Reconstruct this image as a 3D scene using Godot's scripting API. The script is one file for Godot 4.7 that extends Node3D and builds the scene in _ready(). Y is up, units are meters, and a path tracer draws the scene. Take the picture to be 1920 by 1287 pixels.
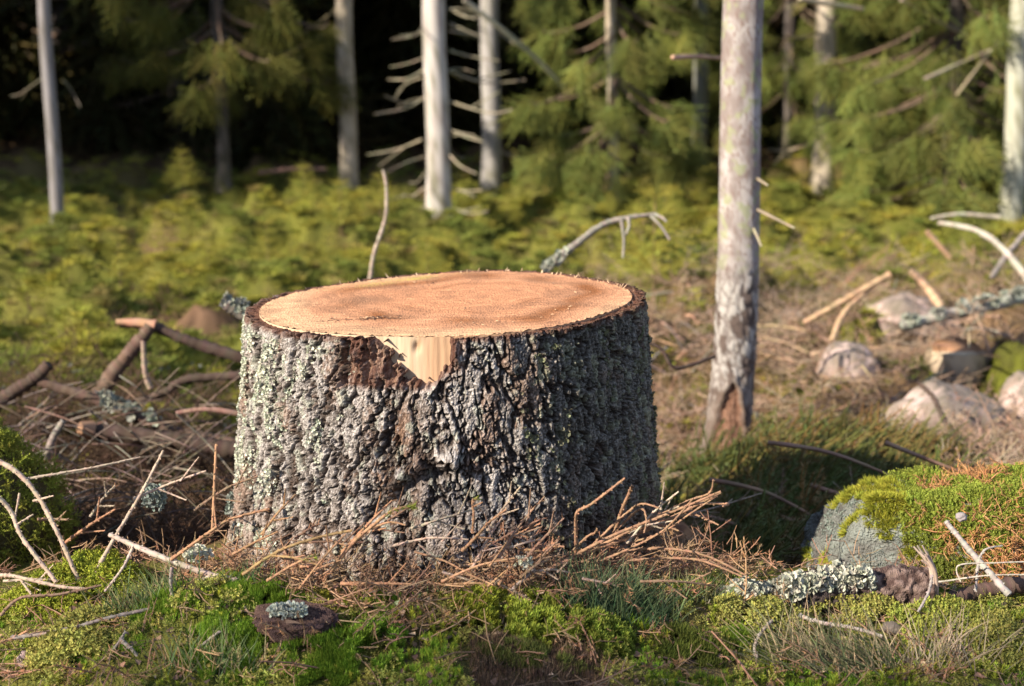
extends Node3D
# A spruce stump at the edge of a clearing. Metres, y up. The stump stands on the origin.

const FOCAL := 2680.4
const PITCH := 0.21118
const EYE := Vector3(0.103, 0.81, 2.22)
const SUN_SIDE := Vector2(-0.84, 0.545)

var rng := RandomNumberGenerator.new()
var low := FastNoiseLite.new()
var cell := FastNoiseLite.new()
var cell_id := FastNoiseLite.new()
var fbm := FastNoiseLite.new()
var names_used := {}
var mats := {}


func _ready() -> void:
	rng.seed = 20240
	var cam := Camera3D.new()
	cam.name = "camera"
	cam.position = EYE
	cam.rotation = Vector3(-PITCH, 0, 0)
	var lens := CameraAttributesPhysical.new()
	lens.frustum_focal_length = 49.98
	lens.frustum_focus_distance = 2.02
	lens.frustum_near = 0.05
	lens.frustum_far = 400.0
	lens.exposure_aperture = 4.0
	cam.attributes = lens
	add_child(cam)
	cam.current = true
	print("fov ", cam.fov)

	var env := Environment.new()
	env.background_mode = Environment.BG_SKY
	var sky_mat := ProceduralSkyMaterial.new()
	sky_mat.sky_top_color = Color(0.55, 0.63, 0.77)
	sky_mat.sky_horizon_color = Color(0.84, 0.87, 0.91)
	sky_mat.ground_bottom_color = Color(0.12, 0.12, 0.09)
	sky_mat.ground_horizon_color = Color(0.3, 0.3, 0.25)
	sky_mat.sky_curve = 0.18
	var sky := Sky.new()
	sky.sky_material = sky_mat
	env.sky = sky
	env.background_energy_multiplier = 0.70
	env.tonemap_mode = Environment.TONE_MAPPER_LINEAR
	env.tonemap_exposure = 2.05
	env.sdfgi_enabled = true
	env.ssao_enabled = true
	env.ssil_enabled = true
	var we := WorldEnvironment.new()
	we.name = "world_environment"
	we.environment = env
	add_child(we)

	var sun := DirectionalLight3D.new()
	sun.name = "sun"
	sun.light_energy = 1.6
	sun.light_color = Color(1.0, 0.95, 0.87)
	sun.light_angular_distance = 0.5
	sun.shadow_enabled = true
	add_child(sun)
	sun.look_at_from_position(Vector3(SUN_SIDE.x, tan(deg_to_rad(29.0)), SUN_SIDE.y), Vector3.ZERO, Vector3.UP)

	set_up()
	build_ground()
	build_trees()
	build_stump()
	build_midground()
	build_foreground()
	build_cover()
	print("ms ", Time.get_ticks_msec())


# ---------------------------------------------------------------- helpers

func set_up() -> void:
	for pair in [[low, 11], [fbm, 23]]:
		pair[0].noise_type = FastNoiseLite.TYPE_SIMPLEX_SMOOTH
		pair[0].seed = pair[1]
		pair[0].frequency = 1.0
		pair[0].fractal_type = FastNoiseLite.FRACTAL_NONE
	fbm.fractal_type = FastNoiseLite.FRACTAL_FBM
	fbm.fractal_octaves = 3
	for pair in [[cell, FastNoiseLite.RETURN_DISTANCE2_SUB], [cell_id, FastNoiseLite.RETURN_CELL_VALUE]]:
		pair[0].noise_type = FastNoiseLite.TYPE_CELLULAR
		pair[0].seed = 5
		pair[0].frequency = 1.0
		pair[0].fractal_type = FastNoiseLite.FRACTAL_NONE
		pair[0].cellular_return_type = pair[1]
		pair[0].cellular_distance_function = FastNoiseLite.DISTANCE_EUCLIDEAN


# a point in the place, found by the direction in which the photograph shows it and its distance in front of the camera
func at(u: float, v: float, d: float) -> Vector3:
	var dx := (u - 960.0) / FOCAL
	var dy := (643.5 - v) / FOCAL
	var wy := dy * cos(PITCH) - sin(PITCH)
	var wz := dy * sin(PITCH) + cos(PITCH)
	return EYE + Vector3(dx, wy, -wz) * (d / wz)


# the spot where that direction meets the ground, between the distances given
func on(u: float, v: float, near := 1.5, far := 14.0, lift := 0.0) -> Vector3:
	var d := near
	while d < far:
		var p := at(u, v, d)
		if p.y < ground(p.x, p.z):
			break
		d += 0.01 if d < 3.0 else 0.03
	var q := at(u, v, d)
	q.y = ground(q.x, q.z) + lift
	return q


func px(n: float, d: float) -> float:
	return n / FOCAL * d


func numbered(called: String) -> String:
	var n: int = names_used.get(called, 0)
	names_used[called] = n + 1
	return called if n == 0 else "%s_%03d" % [called, n]


func tag(o: Node, label: String, category: String, group := "", kind := "") -> Node:
	if label: o.set_meta("label", label)
	if category: o.set_meta("category", category)
	if group: o.set_meta("group", group)
	if kind: o.set_meta("kind", kind)
	return o


func thing(called: String, label: String, category: String, where := Vector3.ZERO, group := "") -> Node3D:
	var o := Node3D.new()
	o.name = numbered(called)
	o.position = where
	add_child(o)
	tag(o, label, category, group)
	return o


# a mesh as a part of a thing, or (without a parent) as a thing or piece of the setting of its own
func put(called: String, mesh: Mesh, m: Material, parent: Node = null) -> MeshInstance3D:
	var o := MeshInstance3D.new()
	o.mesh = mesh
	o.material_override = m
	if parent == null or parent == self:
		o.name = numbered(called)
		add_child(o)
	else:
		var n := 0
		var said := called
		while parent.has_node(said):
			n += 1
			said = "%s_%03d" % [called, n]
		o.name = said
		parent.add_child(o)
	return o


func copies(called: String, mesh: Mesh, m: Material, where: Array, tint: PackedColorArray, parent: Node = null) -> MultiMeshInstance3D:
	var mm := MultiMesh.new()
	mm.transform_format = MultiMesh.TRANSFORM_3D
	mm.use_colors = true
	mm.mesh = mesh
	mm.instance_count = where.size()
	for i in where.size():
		mm.set_instance_transform(i, where[i])
		mm.set_instance_color(i, tint[i])
	var o := MultiMeshInstance3D.new()
	o.multimesh = mm
	o.material_override = m
	o.set_meta("kind", "stuff")
	if parent == null:
		o.name = numbered(called)
		add_child(o)
	else:
		o.name = called
		parent.add_child(o, true)
	return o


func mat(called: String, rough := 0.9, specular := 0.3, backlight := 0.0, relief := 0.0, relief_scale := 40.0) -> StandardMaterial3D:
	if mats.has(called):
		return mats[called]
	var m := StandardMaterial3D.new()
	m.resource_name = called
	m.vertex_color_use_as_albedo = true
	m.roughness = rough
	m.metallic_specular = specular
	m.cull_mode = BaseMaterial3D.CULL_DISABLED
	if backlight > 0.0:
		m.backlight_enabled = true
		m.backlight = Color(backlight, backlight, backlight).linear_to_srgb()
	if relief > 0.0:
		m.heightmap_enabled = true
		m.heightmap_scale = relief
		m.heightmap_texture = grain()
		m.uv1_triplanar = true
		m.uv1_scale = Vector3.ONE * relief_scale
	mats[called] = m
	return m


var grain_made: NoiseTexture2D

func grain() -> NoiseTexture2D:
	if grain_made == null:
		var n := FastNoiseLite.new()
		n.noise_type = FastNoiseLite.TYPE_SIMPLEX_SMOOTH
		n.seed = 77
		n.frequency = 0.035
		n.fractal_type = FastNoiseLite.FRACTAL_FBM
		n.fractal_octaves = 4
		grain_made = NoiseTexture2D.new()
		grain_made.width = 512
		grain_made.height = 512
		grain_made.seamless = true
		grain_made.noise = n
	return grain_made


func jit(a: float) -> float:
	return rng.randf_range(-a, a)


func tint(c: Color, light: float, hue := 0.0) -> Color:
	var k := 1.0 + jit(light)
	return Color(maxf(0.0, c.r * k * (1.0 + jit(hue))), maxf(0.0, c.g * k * (1.0 + jit(hue))), maxf(0.0, c.b * k))


func basis_along(dir: Vector3, spin := 0.0) -> Basis:   # y axis along dir
	var y := dir.normalized()
	var side := y.cross(Vector3.UP if absf(y.y) < 0.95 else Vector3.RIGHT).normalized()
	return Basis(side, y, side.cross(y)).orthonormalized() * Basis(Vector3.UP, spin)


func smooth_path(pts: Array, per: int) -> PackedVector3Array:
	var out := PackedVector3Array()
	for i in pts.size() - 1:
		var a: Vector3 = pts[maxi(i - 1, 0)]
		var b: Vector3 = pts[i]
		var c: Vector3 = pts[i + 1]
		var d: Vector3 = pts[mini(i + 2, pts.size() - 1)]
		for k in per:
			out.append(b.cubic_interpolate(c, a, d, float(k) / per))
	out.append(pts[-1])
	return out


# collects triangles for one mesh
class Shape:
	var v := PackedVector3Array()
	var n := PackedVector3Array()
	var c := PackedColorArray()
	var ix := PackedInt32Array()

	func tri(a: Vector3, b: Vector3, d: Vector3, ca: Color, cb: Color) -> void:
		var nn := (d - a).cross(b - a).normalized()
		var k := v.size()
		v.append(a); v.append(b); v.append(d)
		n.append(nn); n.append(nn); n.append(nn)
		c.append(ca); c.append(ca); c.append(cb)
		ix.append(k); ix.append(k + 1); ix.append(k + 2)

	# a leaf or a grass blade: a strip that narrows to its tip and bends by «sag»
	func blade(base: Vector3, tip: Vector3, side: Vector3, sag: Vector3, steps: int, ca: Color, cb: Color) -> void:
		var k := v.size()
		var up := side.cross(tip - base).normalized()
		for i in steps + 1:
			var t := float(i) / steps
			var p := base.lerp(tip, t) + sag * (4.0 * t * (1.0 - t))
			var w := side * (1.0 - t * t) if i < steps else Vector3.ZERO
			v.append(p - w); v.append(p + w)
			n.append(up); n.append(up)
			var col := ca.lerp(cb, t)
			c.append(col); c.append(col)
			if i < steps:
				var q := k + i * 2
				ix.append(q); ix.append(q + 2); ix.append(q + 1)
				if i < steps - 1:
					ix.append(q + 1); ix.append(q + 2); ix.append(q + 3)

	func tube(path: PackedVector3Array, radii: PackedFloat32Array, sides: int, colors: PackedColorArray, rough: RandomNumberGenerator = null, bump := 0.0) -> void:
		var k := v.size()
		var m := path.size()
		var side := Vector3.ZERO
		for i in m:
			var dir := (path[mini(i + 1, m - 1)] - path[maxi(i - 1, 0)]).normalized()
			if i == 0:
				side = dir.cross(Vector3.UP if absf(dir.y) < 0.9 else Vector3.RIGHT).normalized()
			side = (side - dir * side.dot(dir)).normalized()
			var other := dir.cross(side)
			for j in sides:
				var a := TAU * j / sides
				var out := side * cos(a) + other * sin(a)
				var r := radii[i]
				if rough:
					r *= 1.0 + rough.randf_range(-bump, bump)
				v.append(path[i] + out * r)
				n.append(out)
				c.append(colors[i])
		for i in m - 1:
			for j in sides:
				var a := k + i * sides + j
				var b := k + i * sides + (j + 1) % sides
				ix.append(a); ix.append(a + sides); ix.append(b)
				ix.append(b); ix.append(a + sides); ix.append(b + sides)
		for e: int in [0, m - 1]:
			var h := v.size()
			var d2 := (path[1] - path[0]) if e == 0 else (path[m - 1] - path[m - 2])
			v.append(path[e])
			n.append(-d2.normalized() if e == 0 else d2.normalized())
			c.append(colors[e])
			for j in sides:
				var a: int = k + e * sides + j
				var b: int = k + e * sides + (j + 1) % sides
				ix.append(h); ix.append(a if e == 0 else b); ix.append(b if e == 0 else a)

	func done() -> ArrayMesh:
		var arr := []
		arr.resize(Mesh.ARRAY_MAX)
		arr[Mesh.ARRAY_VERTEX] = v
		arr[Mesh.ARRAY_NORMAL] = n
		arr[Mesh.ARRAY_COLOR] = c
		arr[Mesh.ARRAY_INDEX] = ix
		var m := ArrayMesh.new()
		m.add_surface_from_arrays(Mesh.PRIMITIVE_TRIANGLES, arr)
		return m


# a sheet of columns x rows points, smoothed; wrap joins the last column to the first
func sheet(v: PackedVector3Array, c: PackedColorArray, columns: int, rows: int, wrap := false, uv := PackedVector2Array(), flip := false) -> ArrayMesh:
	var ix := PackedInt32Array()
	var last := columns if wrap else columns - 1
	ix.resize(last * (rows - 1) * 6)
	var k := 0
	for r in rows - 1:
		for q in last:
			var a := r * columns + q
			var b := r * columns + (q + 1) % columns
			if flip:
				ix[k] = a; ix[k + 1] = b; ix[k + 2] = a + columns
				ix[k + 3] = b; ix[k + 4] = b + columns; ix[k + 5] = a + columns
			else:
				ix[k] = a; ix[k + 1] = a + columns; ix[k + 2] = b
				ix[k + 3] = b; ix[k + 4] = a + columns; ix[k + 5] = b + columns
			k += 6
	var arr := []
	arr.resize(Mesh.ARRAY_MAX)
	arr[Mesh.ARRAY_VERTEX] = v
	arr[Mesh.ARRAY_COLOR] = c
	arr[Mesh.ARRAY_INDEX] = ix
	if uv.size():
		arr[Mesh.ARRAY_TEX_UV] = uv
	var st := SurfaceTool.new()
	st.create_from_arrays(arr)
	st.generate_normals()
	return st.commit()


func one_color(c: Color, m: int) -> PackedColorArray:
	var out := PackedColorArray()
	out.resize(m)
	out.fill(c)
	return out


# ---------------------------------------------------------------- the ground

var hump_at := PackedVector2Array()
var hump_size := PackedVector2Array()   # height, radius

func hump(x: float, z: float, height: float, radius: float) -> void:
	hump_at.append(Vector2(x, z))
	hump_size.append(Vector2(height, radius))


func ground(x: float, z: float) -> float:
	var d := EYE.z - z
	# the stump's knoll falls away behind it, a shallow hollow follows, then the wood floor climbs slowly
	var h := 0.0
	if d < 2.0: h = 0.0
	elif d < 2.7: h = lerpf(0.0, -0.17, smoothstep(2.0, 2.7, d))
	elif d < 3.7: h = lerpf(-0.17, -0.25, (d - 2.7))
	elif d < 5.5: h = lerpf(-0.25, -0.22, (d - 3.7) / 1.8)
	elif d < 10.0: h = lerpf(-0.22, -0.20, (d - 5.5) / 4.5)
	elif d < 16.0: h = lerpf(-0.20, 0.05, (d - 10.0) / 6.0)
	else: h = 0.05 + (d - 16.0) * 0.085
	h += 0.10 * smoothstep(-0.3, -1.1, x) * smoothstep(2.2, 2.8, d) * (1.0 - smoothstep(4.0, 6.0, d))
	var near := 1.0 - smoothstep(1.9, 3.2, d)
	h += low.get_noise_2d(x * 1.1, z * 1.1) * 0.05 * (1.0 - near) + low.get_noise_2d(x * 4.3 + 9.0, z * 4.3) * lerpf(0.025, 0.008, near)
	# hummocks of moss over old stones and stumps
	h += (0.13 * smoothstep(0.05, 0.65, low.get_noise_2d(x * 1.9 + 4.0, z * 1.9)) + 0.06 * smoothstep(0.0, 0.6, low.get_noise_2d(x * 4.1, z * 4.1 + 20.0))) * (1.0 - near) * smoothstep(3.4, 4.6, d)
	h += low.get_noise_2d(x * 15.0, z * 15.0) * lerpf(0.010, 0.006, near)
	var s := sqrt(x * x + z * z)
	h = lerpf(0.005, h, smoothstep(0.30, 0.52, s))
	if d < 4.0:
		for i in hump_at.size():
			var q := hump_at[i].distance_squared_to(Vector2(x, z)) / (hump_size[i].y * hump_size[i].y)
			if q < 6.0:
				h += hump_size[i].x * exp(-q)
	return h


func moss_share(x: float, z: float) -> float:   # 0 litter, 1 moss
	var d := EYE.z - z
	var m := smoothstep(-0.25, 0.25, fbm.get_noise_2d(x * 0.9 + 3.0, z * 0.9) + 0.24)
	m = maxf(m, smoothstep(0.0, 0.4, low.get_noise_2d(x * 1.9 + 4.0, z * 1.9)) * 0.95)
	# brash and needles lie over the hollow on the right and under the branches on the left
	var brash := smoothstep(0.25, 0.5, x) * (1.0 - smoothstep(5.0, 6.2, d)) * smoothstep(2.2, 2.5, d)
	m *= 1.0 - brash * (0.85 - 0.8 * smoothstep(0.1, 0.45, fbm.get_noise_2d(x * 2.6 + 50.0, z * 2.6)))
	m *= 1.0 - (1.0 - smoothstep(3.3, 4.0, d)) * smoothstep(2.1, 2.4, d) * 0.9
	m *= 1.0 - 0.85 * smoothstep(8.4, 10.6, d)
	return m


func build_ground() -> void:
	hump(-0.50, 0.27, 0.055, 0.11)
	hump(-0.27, 0.42, 0.045, 0.09)
	hump(-0.38, 0.52, 0.03, 0.12)
	hump(-0.08, 0.46, 0.02, 0.10)
	hump(0.13, 0.40, 0.022, 0.10)
	hump(0.42, 0.33, 0.03, 0.16)
	hump(0.70, 0.32, 0.035, 0.16)
	hump(0.05, 0.56, 0.02, 0.09)
	hump(0.44, 0.52, -0.01, 0.1)
	for x in [-0.32, -0.16, 0.0, 0.16, 0.30]:
		hump(x, 0.43 - absf(x) * 0.15, 0.030, 0.17)
	hump(0.64, -1.33, -0.085, 0.28)
	var columns := 420
	var rows := 460
	var v := PackedVector3Array()
	var c := PackedColorArray()
	for r in rows:
		var t := float(r) / (rows - 1)
		var z := 1.3 - (0.9 * t + 79.0 * pow(t, 5.0) + 2.2 * t * t)
		for q in columns:
			var s := float(q) / (columns - 1) * 2.0 - 1.0
			var x := 0.1 + 1.6 * s + 50.0 * pow(absf(s), 5.0) * signf(s)
			v.append(Vector3(x, ground(x, z), z))
			var m := moss_share(x, z)
			var f := fbm.get_noise_2d(x * 9.0, z * 9.0)
			var soil := Color(0.085, 0.052, 0.034).lerp(Color(0.20, 0.12, 0.075), clampf(0.5 + f * 1.4, 0.0, 1.0))
			var green := Color(0.075, 0.085, 0.018).lerp(Color(0.17, 0.165, 0.035), clampf(0.5 + f, 0.0, 1.0))
			c.append(soil.lerp(green, m))
	var g := put("ground", sheet(v, c, columns, rows), mat("earth", 0.95, 0.2, 0.0, 0.6, 9.0))
	tag(g, "brown forest floor of needles and moss", "", "", "structure")


# ---------------------------------------------------------------- the stump

const BARK := 0.021

func outline(a: float) -> float:   # outer radius of the cut, bark included; a = 0 towards the camera, + to the right
	var r := 0.308 + 0.006 * cos(2.0 * (a - 1.5)) + 0.004 * sin(3.0 * a + 0.6) + 0.003 * sin(5.0 * a)
	r -= 0.020 * exp(-pow((angle_difference(-2.35, a)) / 0.45, 2.0))
	r -= 0.012 * exp(-pow((angle_difference(2.2, a)) / 0.4, 2.0))
	return r


func cut_height(x: float, z: float) -> float:
	return 0.403 + 0.036 * x + 0.004 * z


func build_stump() -> void:
	var t := thing("tree_stump", "big freshly sawn spruce stump with orange cut face and cracked grey bark", "stump")
	var angles := PackedFloat32Array()
	var a0 := -1.95
	for i in 960:
		angles.append(a0 + 3.9 * i / 960.0)
	for i in 110:
		angles.append(a0 + 3.9 + (TAU - 3.9) * i / 110.0)
	var columns := angles.size()
	var side_rows := 390
	var cap_rows := 9
	var v := PackedVector3Array()
	var c := PackedColorArray()
	v.resize(columns * (side_rows + cap_rows))
	c.resize(columns * (side_rows + cap_rows))
	var top_r := PackedFloat32Array()
	top_r.resize(columns)
	for q in columns:
		var a := angles[q]
		var sa := sin(a)
		var ca := cos(a)
		var ro := outline(a)
		var deg := rad_to_deg(a)
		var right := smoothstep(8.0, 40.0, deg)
		var lobes := 0.5 + 0.5 * sin(a * 4.0 + 1.0)
		for r in side_rows:
			var s := 1.0 - float(r) / (side_rows - 1)          # 1 at the cut, 0 below the soil
			var top := cut_height(sa * ro, ca * ro)
			var h := lerpf(-0.05, top, s)
			var flare := 0.031 * clampf(1.0 - h / 0.40, 0.0, 1.2) + (0.004 + 0.014 * lobes) * exp(-maxf(h, 0.0) / 0.07)
			var rr := ro + flare
			var p := Vector3(sa * rr, h, ca * rr)
			var w1 := low.get_noise_3d(p.x * 13.0, p.y * 8.0, p.z * 13.0)
			var w2 := low.get_noise_3d(p.x * 13.0 + 40.0, p.y * 8.0, p.z * 13.0)
			var w3 := low.get_noise_3d(p.x * 45.0, p.y * 45.0, p.z * 45.0 + 7.0)
			var w4 := low.get_noise_3d(p.x * 130.0, p.y * 110.0, p.z * 130.0 + 3.0)
			var k := lerpf(39.0, 45.0, right)
			var m := Vector3(p.x * k + w1 * 0.22 + w3 * 0.24 + w4 * 0.13, p.y * lerpf(10.5, 16.0, right) + w2 * 0.4 + w3 * 0.15 + w4 * 0.12, p.z * k + w2 * 0.22 + w3 * 0.24 + w4 * 0.13)
			var f1 := cell.get_noise_3dv(m) + 1.0
			var f2 := cell.get_noise_3d(m.x * 2.3 + 5.0, m.y * 2.6, m.z * 2.3) + 1.0
			var id := cell_id.get_noise_3dv(m)
			var id2 := cell_id.get_noise_3d(m.x * 2.3 + 5.0, m.y * 2.6, m.z * 2.3)
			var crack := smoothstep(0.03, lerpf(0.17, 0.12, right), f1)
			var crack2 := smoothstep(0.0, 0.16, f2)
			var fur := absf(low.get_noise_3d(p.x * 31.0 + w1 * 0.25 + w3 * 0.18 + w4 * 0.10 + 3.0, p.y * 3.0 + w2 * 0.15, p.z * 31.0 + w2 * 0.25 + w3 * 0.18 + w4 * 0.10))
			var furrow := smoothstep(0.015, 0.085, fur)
			var fine := fbm.get_noise_3d(p.x * 120.0, p.y * 80.0, p.z * 120.0)
			var flake := fbm.get_noise_3d(p.x * 300.0, p.y * 220.0, p.z * 300.0)
			# thin scales lie over one another: the surface goes down in small steps
			var tier := fbm.get_noise_3d(p.x * 60.0 + 11.0, p.y * 24.0, p.z * 60.0) * 4.0 + id2 * 1.0
			var step_ := floorf(tier) + smoothstep(0.72, 1.0, tier - floorf(tier))
			var depth := (1.0 - crack) * 0.0080 + (1.0 - furrow) * 0.0145 * lerpf(1.0, 0.9, right) + (1.0 - crack2) * lerpf(0.0013, 0.0024, right)
			depth = clampf(depth - step_ * lerpf(0.0008, 0.0013, right), -0.003, 0.0185) - id * 0.0028 - fine * 0.0012 - flake * 0.0013
			# bark colour, crack shade painted in: grey plates, red-brown where a scale has come off, greenish crust on the right
			var patch := low.get_noise_3d(p.x * 9.0 + 20.0, p.y * 7.0, p.z * 9.0)
			var grey := Color(0.23, 0.20, 0.185).lerp(Color(0.47, 0.43, 0.41), clampf(0.5 + id2 * 0.45 + step_ * 0.16 + flake * 1.3, 0.0, 1.0))
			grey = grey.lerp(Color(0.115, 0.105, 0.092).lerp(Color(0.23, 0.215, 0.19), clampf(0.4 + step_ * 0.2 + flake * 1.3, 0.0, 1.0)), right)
			var red := Color(0.25, 0.145, 0.095)
			var share := smoothstep(0.15, 0.6, id * 0.55 + patch * 0.8 + fine * 0.5 - 0.16)
			share = maxf(share * lerpf(0.65, 0.3, right), smoothstep(0.18, 0.06, h) * 0.45)
			var orange_zone := exp(-pow((deg + 12.0) / 8.0, 2.0)) * smoothstep(0.36, 0.28, h) * smoothstep(0.02, 0.10, h)
			share = maxf(share, 1.0 * orange_zone * smoothstep(-0.25, 0.3, fine + id * 0.5))
			var col := grey.lerp(red, clampf(share, 0.0, 1.0))
			col = col.lerp(Color(0.055, 0.036, 0.028), (1.0 - crack * furrow) * 0.85)  # brown fissure bark, darkened further to paint in the shade of deep cracks
			var crust := smoothstep(0.18, 0.42, fbm.get_noise_3d(p.x * 34.0 + 60.0, p.y * 26.0, p.z * 34.0) + right * 0.10 - 0.02 + 0.12 * smoothstep(-30.0, -70.0, deg))
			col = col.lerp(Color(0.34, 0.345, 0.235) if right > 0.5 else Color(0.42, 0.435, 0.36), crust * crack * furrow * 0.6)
			col = Color(col.r * (1.0 + flake * 0.95), col.g * (1.0 + flake * 0.95), col.b * (1.0 + flake * 0.95))
			# an old branch scar: a knot with a slanting fold on either side
			var dk := Vector2((deg - 3.5) * 0.0057, h - 0.235)
			depth -= 0.024 * exp(-dk.length_squared() / 0.00022) 
			var dk2 := Vector2((deg - 5.0) * 0.0057, h - 0.262)
			depth -= 0.010 * exp(-dk2.length_squared() / 0.00012)
			var along := clampf((deg - 3.0) / -22.0, 0.0, 1.0)
			var line := 0.218 - 0.062 * along + 0.012 * sin(along * 5.0)
			var gash := exp(-pow((h - line) / 0.011, 2.0)) * smoothstep(6.0, 1.0, deg) * smoothstep(-22.0, -15.0, deg)
			depth += 0.018 * gash
			depth -= 0.011 * exp(-pow((h - line - 0.024) / 0.013, 2.0)) * smoothstep(8.0, 0.0, deg) * smoothstep(-24.0, -12.0, deg)
			var hole := exp(-(pow((deg + 17.0) / 2.6, 2.0) + pow((h - 0.178) / 0.015, 2.0)))
			depth += 0.020 * hole
			col = col.lerp(Color(0.07, 0.055, 0.05), clampf(gash * 0.5 + hole * 0.7, 0.0, 0.75))
			# the notch, where bark was torn away down to the wood
			var below := top - h
			var rag := low.get_noise_3d(p.x * 60.0, p.y * 60.0, p.z * 60.0) * 0.007 + low.get_noise_3d(p.x * 170.0, p.y * 90.0, p.z * 170.0) * 0.004 + w1 * 0.005
			var floor_line := 0.062 + rag * 1.2 - 0.020 * smoothstep(-3.0, 4.0, deg)
			var left_line := lerpf(-19.0, -8.5, clampf(below / 0.058, 0.0, 1.0)) + rag * 760.0
			var bare := smoothstep(left_line - 0.7, left_line + 0.7, deg) * smoothstep(3.9, 3.2, deg + rag * 60.0) * smoothstep(floor_line + 0.003, floor_line - 0.003, below)
			var torn := smoothstep(-27.0 + rag * 500.0, -24.5 + rag * 500.0, deg) * smoothstep(5.0, 3.6, deg) * smoothstep(floor_line + 0.014, floor_line + 0.002, below + rag)
			torn = maxf(torn, smoothstep(9.0, 5.0, deg + rag * 200.0) * smoothstep(2.0, 4.0, deg) * smoothstep(0.06, 0.03, below + rag))
			if torn > 0.0:
				var shred := low.get_noise_3d(p.x * 75.0, p.y * 22.0, p.z * 75.0)
				depth = lerpf(depth, 0.009 + shred * 0.009 + (floorf(shred * 3.0 + id2) * 0.0022) + fine * 0.005, torn * 0.85)
				col = col.lerp(Color(0.12, 0.052, 0.036).lerp(Color(0.33, 0.20, 0.14), clampf(0.38 + shred * 0.9 + flake * 0.9 + id2 * 0.3, 0.0, 1.0)), torn * 0.85)
				var pit := exp(-pow((deg + 26.5 + rag * 150.0) / 1.3, 2.0)) * smoothstep(0.0, 0.012, below) * smoothstep(0.085, 0.06, below)
				depth += 0.014 * pit
			depth = lerpf(minf(depth, 0.0205), BARK + 0.012, bare)
			# the saw leaves a dark red-brown band of fresh bark at the very edge
			var edge := smoothstep(0.011, 0.002, below + rag * 0.6)
			col = col.lerp(Color(0.155, 0.072, 0.050), edge * 0.75)
			rr -= depth
			if r == 0:
				top_r[q] = rr
			v[r * columns + q] = Vector3(sa * rr, h, ca * rr)
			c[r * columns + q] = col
		# the sawn ring of bark round the wood
		for r in cap_rows:
			var s := float(r + 1) / cap_rows
			var inner := ro - BARK - 0.006
			var rr := lerpf(top_r[q], inner, s)
			var x := sa * rr
			var z := ca * rr
			var rough := fbm.get_noise_3d(x * 160.0, 4.0, z * 160.0)
			var y := cut_height(x, z) - 0.0022 + rough * 0.0022 - 0.0015 * sin(s * PI)
			if s > 0.9: y -= 0.003
			v[(side_rows + r) * columns + q] = Vector3(x, y, z)
			c[(side_rows + r) * columns + q] = Color(0.135, 0.062, 0.044).lerp(Color(0.24, 0.125, 0.085), clampf(0.4 + rough * 1.3, 0.0, 1.0))
	# the side was laid from the cut downwards; put the cap first so that the sheet runs from the wood outwards and down
	var v2 := PackedVector3Array()
	var c2 := PackedColorArray()
	for r in range(cap_rows - 1, -1, -1):
		v2.append_array(v.slice((side_rows + r) * columns, (side_rows + r + 1) * columns))
		c2.append_array(c.slice((side_rows + r) * columns, (side_rows + r + 1) * columns))
	v2.append_array(v.slice(0, side_rows * columns))
	c2.append_array(c.slice(0, side_rows * columns))
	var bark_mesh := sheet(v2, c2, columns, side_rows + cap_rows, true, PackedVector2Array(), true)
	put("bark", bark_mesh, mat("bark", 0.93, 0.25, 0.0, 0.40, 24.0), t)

	# the wood inside: its flank shows in the notch
	v = PackedVector3Array()
	c = PackedColorArray()
	var wood_columns := 900
	var wood_rows := 60
	for r in wood_rows:
		for q in wood_columns:
			var a := TAU * q / wood_columns
			var ro := outline(a) - BARK
			var s := 1.0 - float(r) / (wood_rows - 1)
			var top := cut_height(sin(a) * ro, cos(a) * ro)
			var h := lerpf(0.20, top - 0.0004, s)
			var grain_ := low.get_noise_3d(sin(a) * 150.0, h * 9.0, cos(a) * 150.0) + 0.6 * low.get_noise_3d(sin(a) * 60.0, h * 25.0, cos(a) * 60.0)
			var g2 := low.get_noise_3d(sin(a) * 40.0 + 9.0, h * 5.0, cos(a) * 40.0)
			var rr := ro + 0.004 * (1.0 - s) * 2.0 + grain_ * 0.0004 + g2 * 0.0005
			var knot := exp(-(pow((rad_to_deg(angle_difference(0.0, a)) + 6.0) / 1.0, 2.0) + pow((top - h - 0.015) / 0.008, 2.0)))
			rr -= knot * 0.006
			v.append(Vector3(sin(a) * rr, h, cos(a) * rr))
			var warm := smoothstep(-8.0, -1.0, rad_to_deg(angle_difference(0.0, a)) + g2 * 1.0)
			var col := Color(0.54, 0.41, 0.285).lerp(Color(0.44, 0.27, 0.165), warm * 0.85)
			col = col.lerp(Color(0.34, 0.19, 0.11), clampf(grain_ * 0.5, 0.0, 0.4) + knot * 0.5)
			c.append(col)
	put("exposed_wood", sheet(v, c, wood_columns, wood_rows, true, PackedVector2Array(), true), mat("fresh_wood_side", 0.75, 0.3, 0.0, 0.03, 30.0), t)

	# the sawn face
	v = PackedVector3Array()
	c = PackedColorArray()
	var uv := PackedVector2Array()
	var face_columns := 480
	var face_rows := 60
	for r in face_rows:
		var s := float(r) / (face_rows - 1)
		for q in face_columns:
			var a := TAU * q / face_columns
			var rag := low.get_noise_2d(sin(a) * 60.0, cos(a) * 60.0) * 0.0018
			var ro := (outline(a) - BARK + rag) * s
			var x := sin(a) * ro
			var z := cos(a) * ro
			var y := cut_height(x, z) + low.get_noise_2d(x * 5.0, z * 60.0) * 0.0007 + low.get_noise_2d(x * 90.0, z * 90.0) * 0.0005
			if s > 0.97: y += absf(low.get_noise_2d(x * 150.0, z * 150.0)) * 0.003 - 0.001
			v.append(Vector3(x, y, z))
			c.append(Color.WHITE)
			uv.append(Vector2(x / 0.68 + 0.5, z / 0.68 + 0.5))
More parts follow.
